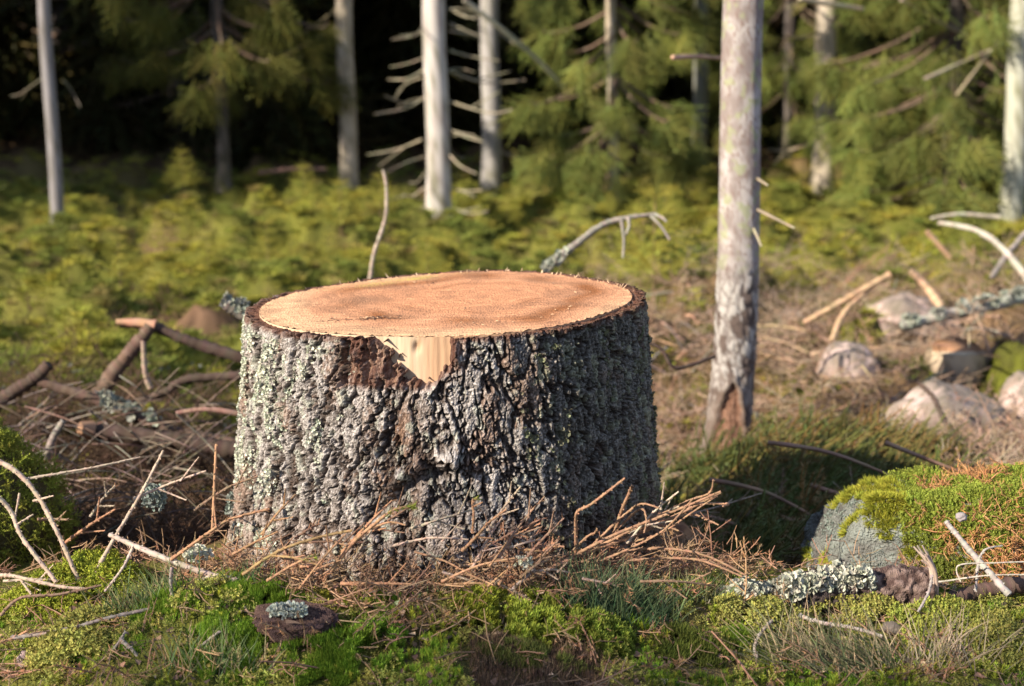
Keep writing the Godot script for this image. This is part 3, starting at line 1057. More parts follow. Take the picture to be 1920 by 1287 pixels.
# the nearer trunk on the right: smooth pale bark above, scaly below, an old wound at its foot
func near_trunk() -> void:
	var d := 3.55
	var a := at(1357, 840, d)
	var foot := Vector3(a.x, ground(a.x, a.z) - 0.05, a.z)
	var b := at(1403, 0, d)
	var lean := (b.x - a.x) / (b.y - foot.y)
	var t := thing("pale_tree", "near pale trunk right of the stump with a reddish wound at its foot", "tree", foot)
	var rows := 260
	var sides := 90
	var v := PackedVector3Array()
	var c := PackedColorArray()
	for i in rows:
		var s := float(i) / (rows - 1)
		var h := 1.45 * s / 0.85 if s < 0.85 else 1.45 + pow((s - 0.85) / 0.15, 1.6) * 7.0
		var r := 0.0545 - 0.0045 * minf(h, 1.2)
		if h > 1.2: r = lerpf(0.0491, 0.02, (h - 1.2) / 7.3)
		var m := Vector3(lean * h + 0.012 * sin(h * 3.4), h, 0)
		for j in sides:
			var an := -TAU * j / sides - PI * 0.5      # starts at the far side
			var o := Vector3(cos(an), 0, sin(an))
			var q := m + o * r
			var w := fbm.get_noise_3d(q.x * 26.0, q.y * 13.0, q.z * 26.0)
			var fine := fbm.get_noise_3d(q.x * 90.0, q.y * 60.0, q.z * 90.0)
			var scale_ := cell.get_noise_3d(q.x * 42.0 + w, q.y * 26.0, q.z * 42.0) + 1.0
			var scaly := smoothstep(0.71, 0.59, h + w * 0.05)
			var rr := r * (1.0 + 0.030 * scaly) + fine * 0.0012 * (1.0 + scaly) - scaly * 0.0035 * (1.0 - smoothstep(0.05, 0.25, scale_))
			rr += exp(-maxf(h - 0.03, 0.0) / 0.10) * (0.020 + 0.046 * maxf(0.0, -o.x + 0.2 * o.z) + 0.012 * maxf(0.0, sin(an * 3.0)))
			# the wound faces the camera, narrow at its top
			var face := atan2(o.x, o.z) + 0.12
			var wide := 0.85 * sqrt(clampf((0.37 - h) / 0.24, 0.0, 1.0)) + 0.12 * low.get_noise_2d(h * 18.0, 3.0)
			var wound := smoothstep(wide + 0.06, wide - 0.06, absf(face + 0.25 * (0.36 - h))) if h < 0.37 else 0.0
			var lip := exp(-pow((absf(face + 0.25 * (0.36 - h)) - wide - 0.10) / 0.12, 2.0)) if h < 0.385 else 0.0
			rr += lip * 0.006 - wound * 0.010
			v.append(m + o * rr)
			var blotch := fbm.get_noise_3d(q.x * 16.0 + 4.0, q.y * 11.0, q.z * 16.0)
			var col := Color(0.30, 0.25, 0.235).lerp(Color(0.50, 0.455, 0.44), clampf(0.5 + w * 0.9 + blotch * 1.4, 0.0, 1.0))
			col = col.lerp(Color(0.27, 0.20, 0.18), smoothstep(0.05, 0.4, fine))
			col = col.lerp(Color(0.36, 0.38, 0.22), smoothstep(0.16, 0.36, fbm.get_noise_3d(q.x * 24.0 + 9.0, q.y * 24.0, q.z * 24.0)) * 0.75)
			var low_col := Color(0.43, 0.40, 0.38).lerp(Color(0.13, 0.10, 0.09), clampf(smoothstep(0.0, 0.3, w + blotch * 0.6 + 0.05) + (1.0 - smoothstep(0.04, 0.2, scale_)) * 0.7, 0.0, 1.0))
			low_col = low_col.lerp(Color(0.17, 0.125, 0.10), smoothstep(0.42, 0.24, h + w * 0.1) * 0.75)
			col = col.lerp(low_col, scaly)
			col = col.lerp(Color(0.19, 0.095, 0.062).lerp(Color(0.31, 0.185, 0.13), clampf(0.5 + fine, 0.0, 1.0)), wound)
			col = col.lerp(Color(0.12, 0.085, 0.065), lip * 0.6)
			c.append(col)
	put("trunk", sheet(v, c, sides, rows, true), mat("near_bark", 0.9, 0.25, 0.0, 0.25, 22.0), t)
	for row in [[1420, 335, 1440, 348], [1418, 392, 1490, 428], [1412, 425, 1428, 462]]:
		var p := at(row[0], row[1], d - 0.03) - t.position
		var e := at(row[2], row[3], d - 0.12) - t.position
		put("branch_stub", limb([p, p.lerp(e, 0.5), e], px(3.4, d), px(2.0, d), Color(0.30, 0.255, 0.18), 6, 3), mat("limb"), t)


# ---------------------------------------------------------------- between the stump and the trees

# a rounded stone with flattened sides; colours by noise
func stone_mesh(radii: Vector3, seed_: float, rough: float, cols: Array, cuts: Array = [], sides := 48, rows := 32) -> ArrayMesh:
	var v := PackedVector3Array()
	var c := PackedColorArray()
	for i in rows:
		var e := PI * (0.5 - float(i) / (rows - 1))
		for j in sides:
			var a := -TAU * j / sides
			var o := Vector3(cos(e) * cos(a), sin(e), cos(e) * sin(a))
			var w := fbm.get_noise_3d(o.x * 1.3 + seed_, o.y * 1.3, o.z * 1.3)
			var f := fbm.get_noise_3d(o.x * 6.0 + seed_, o.y * 6.0, o.z * 6.0)
			var p := o * radii * (1.0 + w * rough + f * rough * 0.16)
			for cut in cuts:
				var n: Vector3 = cut[0]
				var over: float = p.dot(n) - cut[1] - f * 0.006
				if over > 0.0: p -= n * over
			v.append(p)
			var col: Color = cols[0]
			col = col.lerp(cols[1], smoothstep(-0.1, 0.3, w + f * 0.6))
			col = col.lerp(cols[2], smoothstep(0.12, 0.34, fbm.get_noise_3d(p.x * 40.0 + seed_, p.y * 40.0, p.z * 40.0)) * 0.8)
			col = col.lerp(cols[2], smoothstep(0.35, 0.85, o.y + w * 0.9 - 0.1) * 0.6)
			c.append(col)
	return sheet(v, c, sides, rows, true, PackedVector2Array(), true)


# a fistful of moss stems, pointing up; about 1 unit tall
func moss_tuft(stems: int, leaf: float, spread: float, seed_: int) -> ArrayMesh:
	var s := Shape.new()
	var r2 := RandomNumberGenerator.new()
	r2.seed = seed_
	for k in stems:
		var a := r2.randf() * TAU
		var lean := r2.randf() * spread
		var tip := Vector3(cos(a) * lean, r2.randf_range(0.6, 1.0), sin(a) * lean)
		var root := Vector3(cos(a), 0, sin(a)) * r2.randf() * 0.35
		var side := tip.cross(Vector3(r2.randf() - 0.5, r2.randf(), r2.randf() - 0.5)).normalized() * leaf
		var c := Color.WHITE * r2.randf_range(0.7, 1.15)
		c.a = 1.0
		s.blade(root, root + tip, side, Vector3(cos(a), 0.3, sin(a)) * 0.06, 2, c * 0.85, c)
	return s.done()


# a dry twig some 0.12 m long lying along +y, with three or four side twigs and, if wanted, the rest of its needles
func dry_sprig(seed_: int, needles: bool, length := 0.12) -> ArrayMesh:
	var s := Shape.new()
	var r2 := RandomNumberGenerator.new()
	r2.seed = seed_
	var arms := [[Vector3.ZERO, Vector3(r2.randf_range(-0.02, 0.02), length, r2.randf_range(-0.02, 0.02))]]
	for k in 4:
		var b := Vector3(0, length * (0.2 + 0.18 * k), 0)
		var l := length * r2.randf_range(0.2, 0.5)
		var side := -1.0 if k % 2 else 1.0
		arms.append([b, b + Vector3(side * l * 0.7, l * 0.6, r2.randf_range(-0.5, 0.5) * l)])
	for ax in arms:
		var a: Vector3 = ax[0]
		var b: Vector3 = ax[1]
		var r := 0.0011 if ax == arms[0] else 0.0008
		s.tube(PackedVector3Array([a, a.lerp(b, 0.5) + Vector3(r2.randf_range(-0.003, 0.003), 0, 0.002), b]), PackedFloat32Array([r, r * 0.85, r * 0.6]), 4, one_color(Color.WHITE, 3))
		if needles:
			var dir := (b - a).normalized()
			var f := basis_along(dir)
			for i in int((b - a).length() / 0.0034):
				var p := a.lerp(b, r2.randf())
				var sp := r2.randf() * TAU
				var out := (f * Vector3(cos(sp), 0.8, sin(sp))).normalized()
				var e := out.cross(dir).normalized() * 0.0006
				var c := Color(1.15, 0.95, 0.8) * r2.randf_range(0.7, 1.1)
				c.a = 1.0
				s.tri(p - e, p + out * r2.randf_range(0.006, 0.012), p + e, c, c)
	return s.done()


func fallen(called: String, label: String, group: String, pts: Array, d: float, w0: float, w1: float, col: Color, category := "branch", sides := 8) -> Node3D:
	var p := []
	for r in pts:
		p.append(at(r[0], r[1], r[2] if r.size() > 2 else d))
	var base: Vector3 = p[0]
	for i in p.size():
		p[i] -= base
	var t := thing(called, label, category, base, group)
	var s := Shape.new()
	limb_into(s, p, px(w0, d) * 0.44, px(w1, d) * 0.44, col, sides, 14, 0.24)
	put("stem", s.done(), mat("old_bark", 0.92, 0.2, 0.0, 0.06, 40.0), t)
	return t


# lichen scraps along a branch
func lichen_on(t: Node3D, pts: Array, r: float, amount: int, scale_ := 2.2, col := Color(0.34, 0.355, 0.30)) -> void:
	var where := []
	var tints := PackedColorArray()
	var path := smooth_path(pts, 8)
	for i in amount:
		var k := rng.randi() % (path.size() - 1)
		var p := path[k].lerp(path[k + 1], rng.randf())
		if low.get_noise_3d(p.x * 22.0, p.y * 22.0, p.z * 22.0) < -0.05: continue
		var dir := (path[k + 1] - path[k]).normalized()
		var spin := rng.randf() * TAU
		var out := basis_along(dir) * Vector3(cos(spin), 0, sin(spin))
		if out.y < -0.2: out.y = -out.y
		where.append(Transform3D(basis_along(out + Vector3(jit(0.4), jit(0.4), jit(0.4)), rng.randf() * TAU).scaled(Vector3.ONE * scale_ * rng.randf_range(0.6, 1.3)), p + out * r * 0.9 - t.position * 0.0))
		tints.append(tint(col, 0.2, 0.05))
	copies("lichen", lichen_lobe(), mat("lichen"), where, tints, t)


func build_midground() -> void:
	var t: Node3D
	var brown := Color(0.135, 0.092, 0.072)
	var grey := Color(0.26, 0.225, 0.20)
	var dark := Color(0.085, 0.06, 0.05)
	var tan_ := Color(0.44, 0.29, 0.18)
	var g := "cut branches heaped left of the stump"
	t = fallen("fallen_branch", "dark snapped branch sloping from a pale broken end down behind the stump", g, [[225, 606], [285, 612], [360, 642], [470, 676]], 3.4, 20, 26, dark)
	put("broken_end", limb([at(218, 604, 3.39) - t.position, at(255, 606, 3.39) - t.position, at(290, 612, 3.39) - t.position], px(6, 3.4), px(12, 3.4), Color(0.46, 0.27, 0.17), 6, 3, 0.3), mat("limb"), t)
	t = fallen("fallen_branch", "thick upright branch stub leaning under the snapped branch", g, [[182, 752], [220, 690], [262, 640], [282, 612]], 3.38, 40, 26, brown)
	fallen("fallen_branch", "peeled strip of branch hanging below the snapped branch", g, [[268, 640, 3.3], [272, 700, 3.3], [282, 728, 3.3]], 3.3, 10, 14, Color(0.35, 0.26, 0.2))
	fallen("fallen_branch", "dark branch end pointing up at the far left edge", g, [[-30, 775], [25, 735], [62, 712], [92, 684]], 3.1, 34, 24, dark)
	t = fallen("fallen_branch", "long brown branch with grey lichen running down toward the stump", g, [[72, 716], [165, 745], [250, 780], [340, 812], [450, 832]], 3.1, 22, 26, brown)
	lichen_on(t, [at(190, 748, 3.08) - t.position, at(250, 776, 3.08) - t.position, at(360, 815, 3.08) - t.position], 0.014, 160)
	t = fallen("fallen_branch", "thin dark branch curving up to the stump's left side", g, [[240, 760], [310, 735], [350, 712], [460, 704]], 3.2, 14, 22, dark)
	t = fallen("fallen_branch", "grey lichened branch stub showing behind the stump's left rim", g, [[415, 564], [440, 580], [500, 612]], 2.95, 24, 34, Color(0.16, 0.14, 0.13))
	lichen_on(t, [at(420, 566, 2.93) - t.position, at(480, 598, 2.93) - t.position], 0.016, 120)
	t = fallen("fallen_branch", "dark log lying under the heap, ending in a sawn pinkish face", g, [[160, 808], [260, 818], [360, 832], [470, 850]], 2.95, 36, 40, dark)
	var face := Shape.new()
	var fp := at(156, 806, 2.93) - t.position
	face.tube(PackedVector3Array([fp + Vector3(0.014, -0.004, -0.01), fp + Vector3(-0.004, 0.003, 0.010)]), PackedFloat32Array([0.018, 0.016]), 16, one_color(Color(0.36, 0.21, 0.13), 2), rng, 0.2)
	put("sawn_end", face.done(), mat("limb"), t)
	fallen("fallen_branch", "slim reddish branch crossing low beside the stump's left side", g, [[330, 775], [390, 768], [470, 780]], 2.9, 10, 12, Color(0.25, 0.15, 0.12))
	fallen("fallen_branch", "grey stick standing out of the heap near the log's sawn end", g, [[85, 860], [100, 820], [118, 790]], 2.8, 18, 14, grey)
	for i in 130:
		var u := rng.randf_range(-20.0, 440.0)
		var v := rng.randf_range(730.0, 985.0)
		var d := lerpf(3.2, 2.35, (v - 730.0) / 255.0)
		var a := rng.randf_range(-0.9, 0.9)
		var l := rng.randf_range(60.0, 190.0)
		fallen("brash_twig", "thin brown twig tangled in the shaded heap left of the stump", "thin twigs in the heap left of the stump", [[u - cos(a) * l * 0.5, v + sin(a) * l * 0.5, d], [u, v - 8.0, d + jit(0.05)], [u + cos(a) * l * 0.5, v - sin(a) * l * 0.5, d + jit(0.15)]], d, rng.randf_range(2.0, 6), 1.6, tint(Color(0.17, 0.118, 0.09).lerp(Color(0.22, 0.21, 0.19), rng.randf() * 0.6), 0.4, 0.1), "twig", 5)

	var scraps := []
	var greys := PackedColorArray()
	var heap := thing("lichen_scraps", "grey-green lichen scraps caught in the shaded heap of branches at left", "lichen")
	for i in 420:
		var v := rng.randf_range(690.0, 960.0)
		var u := rng.randf_range(-10.0, 440.0)
		if low.get_noise_2d(u * 0.02, v * 0.03) < 0.12: continue
		scraps.append(Transform3D(basis_along(Vector3(jit(1.0), 0.7, jit(1.0)), rng.randf() * TAU).scaled(Vector3.ONE * rng.randf_range(0.8, 1.8)), on(u, v, 2.3, 4.5, 0.012)))
		greys.append(tint(Color(0.20, 0.22, 0.195), 0.3, 0.06))
	copies("scrap", lichen_lobe(), mat("lichen", 0.95, 0.1, 0.3), scraps, greys, heap)
	# right of the stump
	g = "branches strewn on the right behind the stump"
	fallen("fallen_branch", "tan split branch leaning on the brash right of the near pale trunk", g, [[1508, 606, 4.5], [1590, 560, 4.55], [1668, 516, 4.6]], 4.5, 12, 16, tan_)
	fallen("fallen_branch", "thin tan branch forking below the split branch", g, [[1560, 640, 4.4], [1585, 585, 4.5], [1640, 535, 4.6]], 4.5, 14, 10, tan_)
	fallen("fallen_branch", "short tan splinter leaning above the pinkish boulder", g, [[1708, 508, 4.9], [1735, 535, 4.9], [1765, 575, 4.85]], 4.9, 16, 18, Color(0.5, 0.33, 0.22))
	t = fallen("fallen_branch", "pale grey-green lichened branch lying at the right edge", g, [[1690, 612, 4.3], [1780, 590, 4.35], [1860, 572, 4.4], [1960, 548, 4.5]], 4.4, 24, 28, Color(0.36, 0.35, 0.30))
	lichen_on(t, [at(1700, 606, 4.29) - t.position, at(1930, 552, 4.38) - t.position], 0.018, 200, 3.0)
	fallen("fallen_branch", "bent pale branch arching down to the right edge", g, [[1762, 418, 5.2], [1830, 432, 5.0], [1880, 466, 4.9], [1930, 526, 4.8]], 5.0, 9, 16, Color(0.42, 0.38, 0.32))
	fallen("fallen_branch", "grey branch crossing the arching branch at the right edge", g, [[1860, 520, 4.8], [1895, 470, 4.9], [1935, 425, 5.0]], 4.9, 13, 10, grey)
	fallen("fallen_branch", "flat pale twig above the arching branch", g, [[1745, 410, 5.4], [1800, 402, 5.4], [1875, 408, 5.4]], 5.4, 7, 10, Color(0.40, 0.36, 0.28))
	fallen("fallen_branch", "orange stick poking from the moss at right", g, [[1738, 434, 5.6], [1758, 456, 5.6], [1782, 484, 5.6]], 5.6, 12, 12, tan_)
	fallen("fallen_branch", "pale stick lying on the ground right of the near trunk's foot", g, [[1426, 662, 4.2], [1465, 672, 4.2], [1502, 682, 4.2]], 4.2, 14, 10, Color(0.55, 0.37, 0.24))
	fallen("fallen_branch", "second pale stick on the ground, right of the first", g, [[1520, 666, 4.3], [1560, 658, 4.3], [1588, 650, 4.3]], 4.3, 12, 10, Color(0.5, 0.34, 0.23))
	fallen("fallen_branch", "dark twig bending down in front of the pinkish boulder", g, [[1722, 718, 3.55], [1750, 745, 3.5], [1772, 790, 3.4], [1800, 830, 3.2]], 3.5, 9, 14, dark)
	fallen("fallen_branch", "dark crooked twig at the right of the stump", g, [[1205, 640, 3.0], [1240, 655, 3.0], [1268, 690, 3.0], [1340, 668, 3.05]], 3.0, 7, 9, dark)
	t = fallen("fallen_branch", "crooked lichened branch rising behind the stump's right rim", "", [[1020, 508, 3.6], [1075, 462, 3.6], [1130, 422, 3.62], [1180, 408, 3.62], [1228, 402, 3.62]], 3.6, 18, 8, Color(0.24, 0.21, 0.185))
	for row in [[1178, 408, 1174, 440], [1220, 404, 1256, 450], [1228, 402, 1250, 416], [1165, 412, 1168, 484], [1060, 475, 1044, 500]]:
		var a := at(row[0], row[1], 3.6) - t.position
		var e := at(row[2], row[3], 3.58) - t.position
		put("side_twig", limb([a, a.lerp(e, 0.5) + Vector3(0.005, 0, 0), e], px(4, 3.6), px(2.2, 3.6), Color(0.27, 0.24, 0.21), 5, 3), mat("limb"), t)
	lichen_on(t, [at(1025, 504, 3.58) - t.position, at(1090, 450, 3.58) - t.position], 0.012, 70)
	fallen("bare_sapling", "thin bare sapling stick standing behind the stump's left rim", "", [[692, 540, 3.9], [700, 480, 3.9], [722, 410, 3.9], [724, 350, 3.9], [718, 318, 3.9]], 3.9, 9, 6, Color(0.42, 0.34, 0.28), "sapling")
	fallen("fallen_branch", "pinkish branch hanging level in front of the tan trunk", "", [[484, 324, 8.6], [550, 317, 8.6], [612, 317, 8.6]], 8.6, 8, 6, Color(0.30, 0.18, 0.14))
	for i in 80:
		var p := on(rng.randf_range(1215, 1930), rng.randf_range(540, 850), 2.7, 7.0)
		var d := EYE.z - p.z
		var a := rng.randf() * TAU
		var l := rng.randf_range(0.06, 0.22)
		var e := p + Vector3(cos(a) * l, 0, sin(a) * l)
		e.y = ground(e.x, e.z) + rng.randf_range(0.01, 0.09)
		p.y += 0.012
		var o := put("brash_stick", limb([Vector3.ZERO, (e - p) * 0.5 + Vector3(0, 0.012, 0), e - p], rng.randf_range(0.002, 0.0055), 0.0018, tint([tan_, grey, Color(0.36, 0.24, 0.17)][i % 3], 0.3, 0.1), 6, 3), mat("old_bark"))
		o.position = p
		tag(o, "short dry stick lying in the sunlit brash right of the stump", "stick", "short sticks in the sunlit brash on the right")

	# boulders and the old cut butt on the right
	var pink := [Color(0.46, 0.35, 0.32), Color(0.33, 0.255, 0.23), Color(0.13, 0.115, 0.085)]
	for row in [["big pinkish boulder with a mossy brown top at right", 1768, 795, 3.75, Vector3(0.165, 0.155, 0.13), 3.0], ["pale pinkish flat boulder lying in the brash further up at right", 1705, 615, 4.9, Vector3(0.20, 0.19, 0.14), 8.0],
			["pinkish stone cut off by the right edge of the picture", 1930, 735, 3.9, Vector3(0.085, 0.17, 0.09), 14.0], ["low pinkish stone between the brash and the big boulder", 1590, 720, 4.1, Vector3(0.09, 0.09, 0.08), 24.0], ["small pale stone left of the flat boulder", 1480, 600, 5.2, Vector3(0.08, 0.10, 0.08), 29.0]]:
		var p := at(row[1], row[2], row[3])
		p.y = ground(p.x, p.z) - row[4].y * 0.10
		var o := put("boulder", stone_mesh(row[4], row[5], 0.22, pink, [[Vector3(0.3, 0.85, 0.2).normalized(), row[4].y * 0.86]]), mat("granite", 0.9, 0.3, 0.0, 0.05, 20.0))
		o.position = p
		tag(o, row[0], "boulder")
	var bp := at(1795, 660, 4.1)
	t = thing("cut_butt", "low old cut butt with a pale side and orange top behind the big boulder", "stump", bp)
	var bs := Shape.new()
	bs.tube(PackedVector3Array([Vector3(0, -0.14, 0), Vector3(0, -0.05, 0), Vector3(0.0, -0.02, 0.0), Vector3(0.0, 0.004, 0.0)]), PackedFloat32Array([0.10, 0.088, 0.080, 0.076]), 24, PackedColorArray([Color(0.2, 0.15, 0.12), Color(0.3, 0.23, 0.17), Color(0.46, 0.37, 0.27), Color(0.5, 0.4, 0.29)]), rng, 0.14)
	put("side", bs.done(), mat("limb"), t)
	bs = Shape.new()
	bs.tube(PackedVector3Array([Vector3(0, 0.0, 0), Vector3(0.0, 0.010, 0.004)]), PackedFloat32Array([0.074, 0.068]), 24, one_color(Color(0.30, 0.165, 0.095), 2), rng, 0.12)
	put("cut_face", bs.done(), mat("limb"), t)
	var mp := at(1905, 735, 4.0)
	var mound := put("moss_mound", stone_mesh(Vector3(0.09, 0.16, 0.12), 21.0, 0.2, [Color(0.16, 0.17, 0.03), Color(0.13, 0.13, 0.03), Color(0.10, 0.10, 0.03)]), mat("moss_skin", 0.95, 0.1, 0.0, 0.5, 30.0))
	mound.position = Vector3(mp.x, ground(mp.x, mp.z), mp.z)
	tag(mound, "steep green moss mound at the right edge behind the boulder", "moss")

	# little spruces in the moss
	var seedling := thing("spruce_seedling", "", "seedling", Vector3.ZERO, "spruce seedlings in the moss")
	put("stem", limb([Vector3(0, -0.02, 0), Vector3(0.004, 0.14, 0), Vector3(0, 0.30, 0)], 0.004, 0.0015, Color(0.22, 0.16, 0.09), 5, 3), mat("limb"), seedling)
	var where := []
	var tints := PackedColorArray()
	for k in 5:
		for j in 5:
			var a := TAU * j / 5.0 + k
			var h := 0.08 + 0.052 * k
			var s := 0.85 - 0.13 * k
			where.append(Transform3D(basis_along(Vector3(cos(a), 0.45, sin(a)), rng.randf()).scaled(Vector3.ONE * s), Vector3(0, h, 0)))
			tints.append(tint(Color(0.38, 0.40, 0.08), 0.2, 0.06))
	where.append(Transform3D(Basis.IDENTITY.scaled(Vector3.ONE * 0.5), Vector3(0, 0.26, 0)))
	tints.append(Color(0.15, 0.17, 0.035))
	copies("needles", spray_fine, mat("needles"), where, tints, seedling)
	var spots := [["dim seedling in the shade left of the olive boughs", 345, 400, 8.0, 0.85], ["bright seedling in front of the tan trunk", 572, 420, 7.6, 0.8], ["broad bright seedling below the tan trunk", 640, 450, 6.8, 0.9],
		["seedling at left in the sunlit moss edge", 245, 400, 8.2, 0.6], ["seedling in the moss right of the crooked branch", 1225, 560, 5.2, 1.35], ["seedling in front of the shaded grey green trunk", 1245, 440, 7.0, 0.8], ["small seedling left of the bare sapling", 500, 470, 6.2, 0.8], ["seedling behind the crooked branch", 1110, 470, 6.3, 0.7]]
	var wild := RandomNumberGenerator.new()
	wild.seed = 61
	for i in 30:
		var u := wild.randf_range(150.0, 1320.0)
		var d := wild.randf_range(4.6, 9.0)
		spots.append(["", u, 500, d, wild.randf_range(0.28, 0.75)])
	for i in spots.size():
		var o: Node3D = seedling
		if i:
			o = seedling.duplicate()
			o.name = numbered("spruce_seedling")
			add_child(o)
		var p := at(spots[i][1], spots[i][2], spots[i][3])
		o.position = Vector3(p.x, ground(p.x, p.z), p.z)
		o.rotation.y = i * 1.1
		o.scale = Vector3.ONE * spots[i][4]
		o.set_meta("label", "little spruce: " + spots[i][0] if spots[i][0] else "low spruce seedling half sunk in the yellow-green moss")

	# green slash: felled boughs heaped in the hollow right of the stump
	t = thing("green_boughs", "heap of cut green spruce boughs in the shaded hollow right of the stump", "boughs", at(1500, 960, 2.75))
	where = []
	tints = PackedColorArray()
	for i in 1500:
		var s := rng.randf()
		var u := rng.randf_range(1235.0, 1760.0)
		var top := 798.0 + 70.0 * pow(absf(u - 1530.0) / 250.0, 1.6)
		var v := lerpf(top, 1070.0, s)
		var d := lerpf(3.25, 2.42, s) + jit(0.08)
		var dir := Vector3(jit(1.0) + 0.5, jit(0.25) - 0.05, 0.55 + jit(0.5))
		where.append(Transform3D(basis_along(dir, PI * 0.5 + jit(0.6)).scaled(Vector3.ONE * rng.randf_range(0.55, 1.0)), at(u, v, d) - t.position))
		tints.append(tint(Color(0.12, 0.16, 0.05).lerp(Color(0.22, 0.165, 0.07), smoothstep(-0.1, 0.5, low.get_noise_2d(u * 0.012, v * 0.02))), 0.3, 0.1))
	copies("foliage", spray_fine, mat("needles"), where, tints, t)
	for row in [[1520, 910, 1640, 950, 1730, 985], [1440, 830, 1560, 850, 1700, 905], [1330, 900, 1440, 925, 1560, 990], [1500, 1000, 1580, 940, 1640, 930], [1660, 830, 1760, 870, 1860, 905], [1290, 960, 1380, 985, 1470, 1035], [1420, 1050, 1520, 990, 1610, 960]]:
		var d := 2.62 + jit(0.1)
		put("bough_stem", limb([at(row[0], row[1], d) - t.position, at(row[2], row[3], d - 0.03) - t.position, at(row[4], row[5], d) - t.position], px(5, d), px(2.5, d), Color(0.27, 0.17, 0.12), 6, 5), mat("limb"), t)
	# sawn lumps in the gap behind the right log
	for row in [["orange wood lump lying in shade right of the stump's foot", 1268, 1012, 2.42, Vector3(0.035, 0.030, 0.03)], ["flat reddish wood slab lying in the gap behind the lichened log", 1420, 1118, 2.12, Vector3(0.13, 0.022, 0.04)]]:
		var o := put("wood_lump", stone_mesh(row[4], 31.0, 0.25, [Color(0.36, 0.20, 0.11), Color(0.26, 0.13, 0.075), Color(0.16, 0.085, 0.055)], [], 28, 18), mat("limb"))
		o.position = at(row[1], row[2], row[3])
		tag(o, row[0], "wood")


# the ground cover of the middle distance: moss nobody could count, dry brash, dead needles
func build_cover() -> void:
	var tufts := [moss_tuft(16, 0.06, 0.8, 1), moss_tuft(22, 0.04, 1.0, 2)]
	var where := []
	var tints := PackedColorArray()
	for i in 72000:
		var d := 2.9 + 8.0 * pow(rng.randf(), 1.25)
		var x := EYE.x + jit(0.40) * d
		var z := EYE.z - d
		var m := moss_share(x, z)
		if rng.randf() > m * 0.95 + 0.03: continue
		var s := rng.randf_range(0.014, 0.034) * lerpf(0.9, 1.5, (d - 3.0) / 8.0)
		where.append(Transform3D(Basis(Vector3.UP, rng.randf() * TAU).rotated(Vector3.RIGHT, jit(0.3)).scaled(Vector3(s * 1.4, s * 0.85, s * 1.4)), Vector3(x, ground(x, z) - 0.004, z)))
		var w := low.get_noise_2d(x * 2.2, z * 2.2)
		var w2 := low.get_noise_2d(x * 6.0 + 40.0, z * 6.0)
		var col := Color(0.42, 0.385, 0.065).lerp(Color(0.22, 0.255, 0.055), clampf(0.5 + w * 1.2, 0.0, 1.0)).lerp(Color(0.27, 0.19, 0.09), smoothstep(0.3, 0.65, w2) * 0.7)
		tints.append(tint(col, 0.28, 0.08))
	var half := where.size() / 2
	tag(copies("moss_carpet", tufts[0], mat("moss_leaf", 0.75, 0.25, 0.45), where.slice(0, half), tints.slice(0, half)), "deep yellow-green moss carpet of the wood's floor, coarser tufts", "moss", "moss of the wood's floor")
	tag(copies("moss_carpet", tufts[1], mat("moss_leaf"), where.slice(half), tints.slice(half)), "yellow-green moss carpet of the wood's floor, finer tufts", "moss", "moss of the wood's floor")

	var sprigs := [dry_sprig(1, true), dry_sprig(2, false), dry_sprig(3, true)]
	for k in 3:
		where = []
		tints = PackedColorArray()
		for i in 5200:
			var d := rng.randf_range(2.35, 6.4)
			var right := rng.randf() < 0.5
			var x := EYE.x + (rng.randf_range(0.05, 0.40) if right else rng.randf_range(-0.40, -0.02)) * d
			var z := EYE.z - d
			if Vector2(x, z).length() < 0.37: continue
			if x > 0.30 and x < 0.98 and z < -0.12 and z > -1.05 and rng.randf() < 0.9: continue
			var m := moss_share(x, z)
			if rng.randf() < m * 0.94: continue
			if not right:
				if d > 3.9 and rng.randf() < 0.8: continue
			var dir := Vector3(jit(1.0), jit(0.38) + 0.14, jit(1.0))
			where.append(Transform3D(basis_along(dir, rng.randf() * TAU).scaled(Vector3.ONE * rng.randf_range(0.5, 1.5)), Vector3(x, ground(x, z) + rng.randf_range(0.0, 0.035), z)))
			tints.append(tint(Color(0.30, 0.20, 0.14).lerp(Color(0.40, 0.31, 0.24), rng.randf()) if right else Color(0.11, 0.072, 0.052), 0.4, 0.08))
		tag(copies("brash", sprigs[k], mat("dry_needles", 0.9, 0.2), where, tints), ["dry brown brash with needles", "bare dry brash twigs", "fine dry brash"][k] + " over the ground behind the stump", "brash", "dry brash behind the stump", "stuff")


# ---------------------------------------------------------------- the foreground

# one leafy moss shoot along +y
func star_shoot(seed_: int) -> ArrayMesh:     # about 14 mm, narrow leaves in a star
	var s := Shape.new()
	var r2 := RandomNumberGenerator.new()
	r2.seed = seed_
	for k in 22:
		var t := float(k) / 22.0
		var a := k * 2.4
		var b := Vector3(0, 0.012 * t, 0)
		var out := Vector3(cos(a), lerpf(0.35, 1.6, t), sin(a)).normalized()
		var l := lerpf(0.0075, 0.0055, t) * r2.randf_range(0.8, 1.2)
		var c := Color.WHITE * lerpf(0.7, 1.15, t)
		c.a = 1.0
		s.blade(b, b + out * l, out.cross(Vector3(0, 1, 0.1)).normalized() * 0.00062, Vector3(0, 0.0007, 0), 2, c * 0.9, c)
	return s.done()


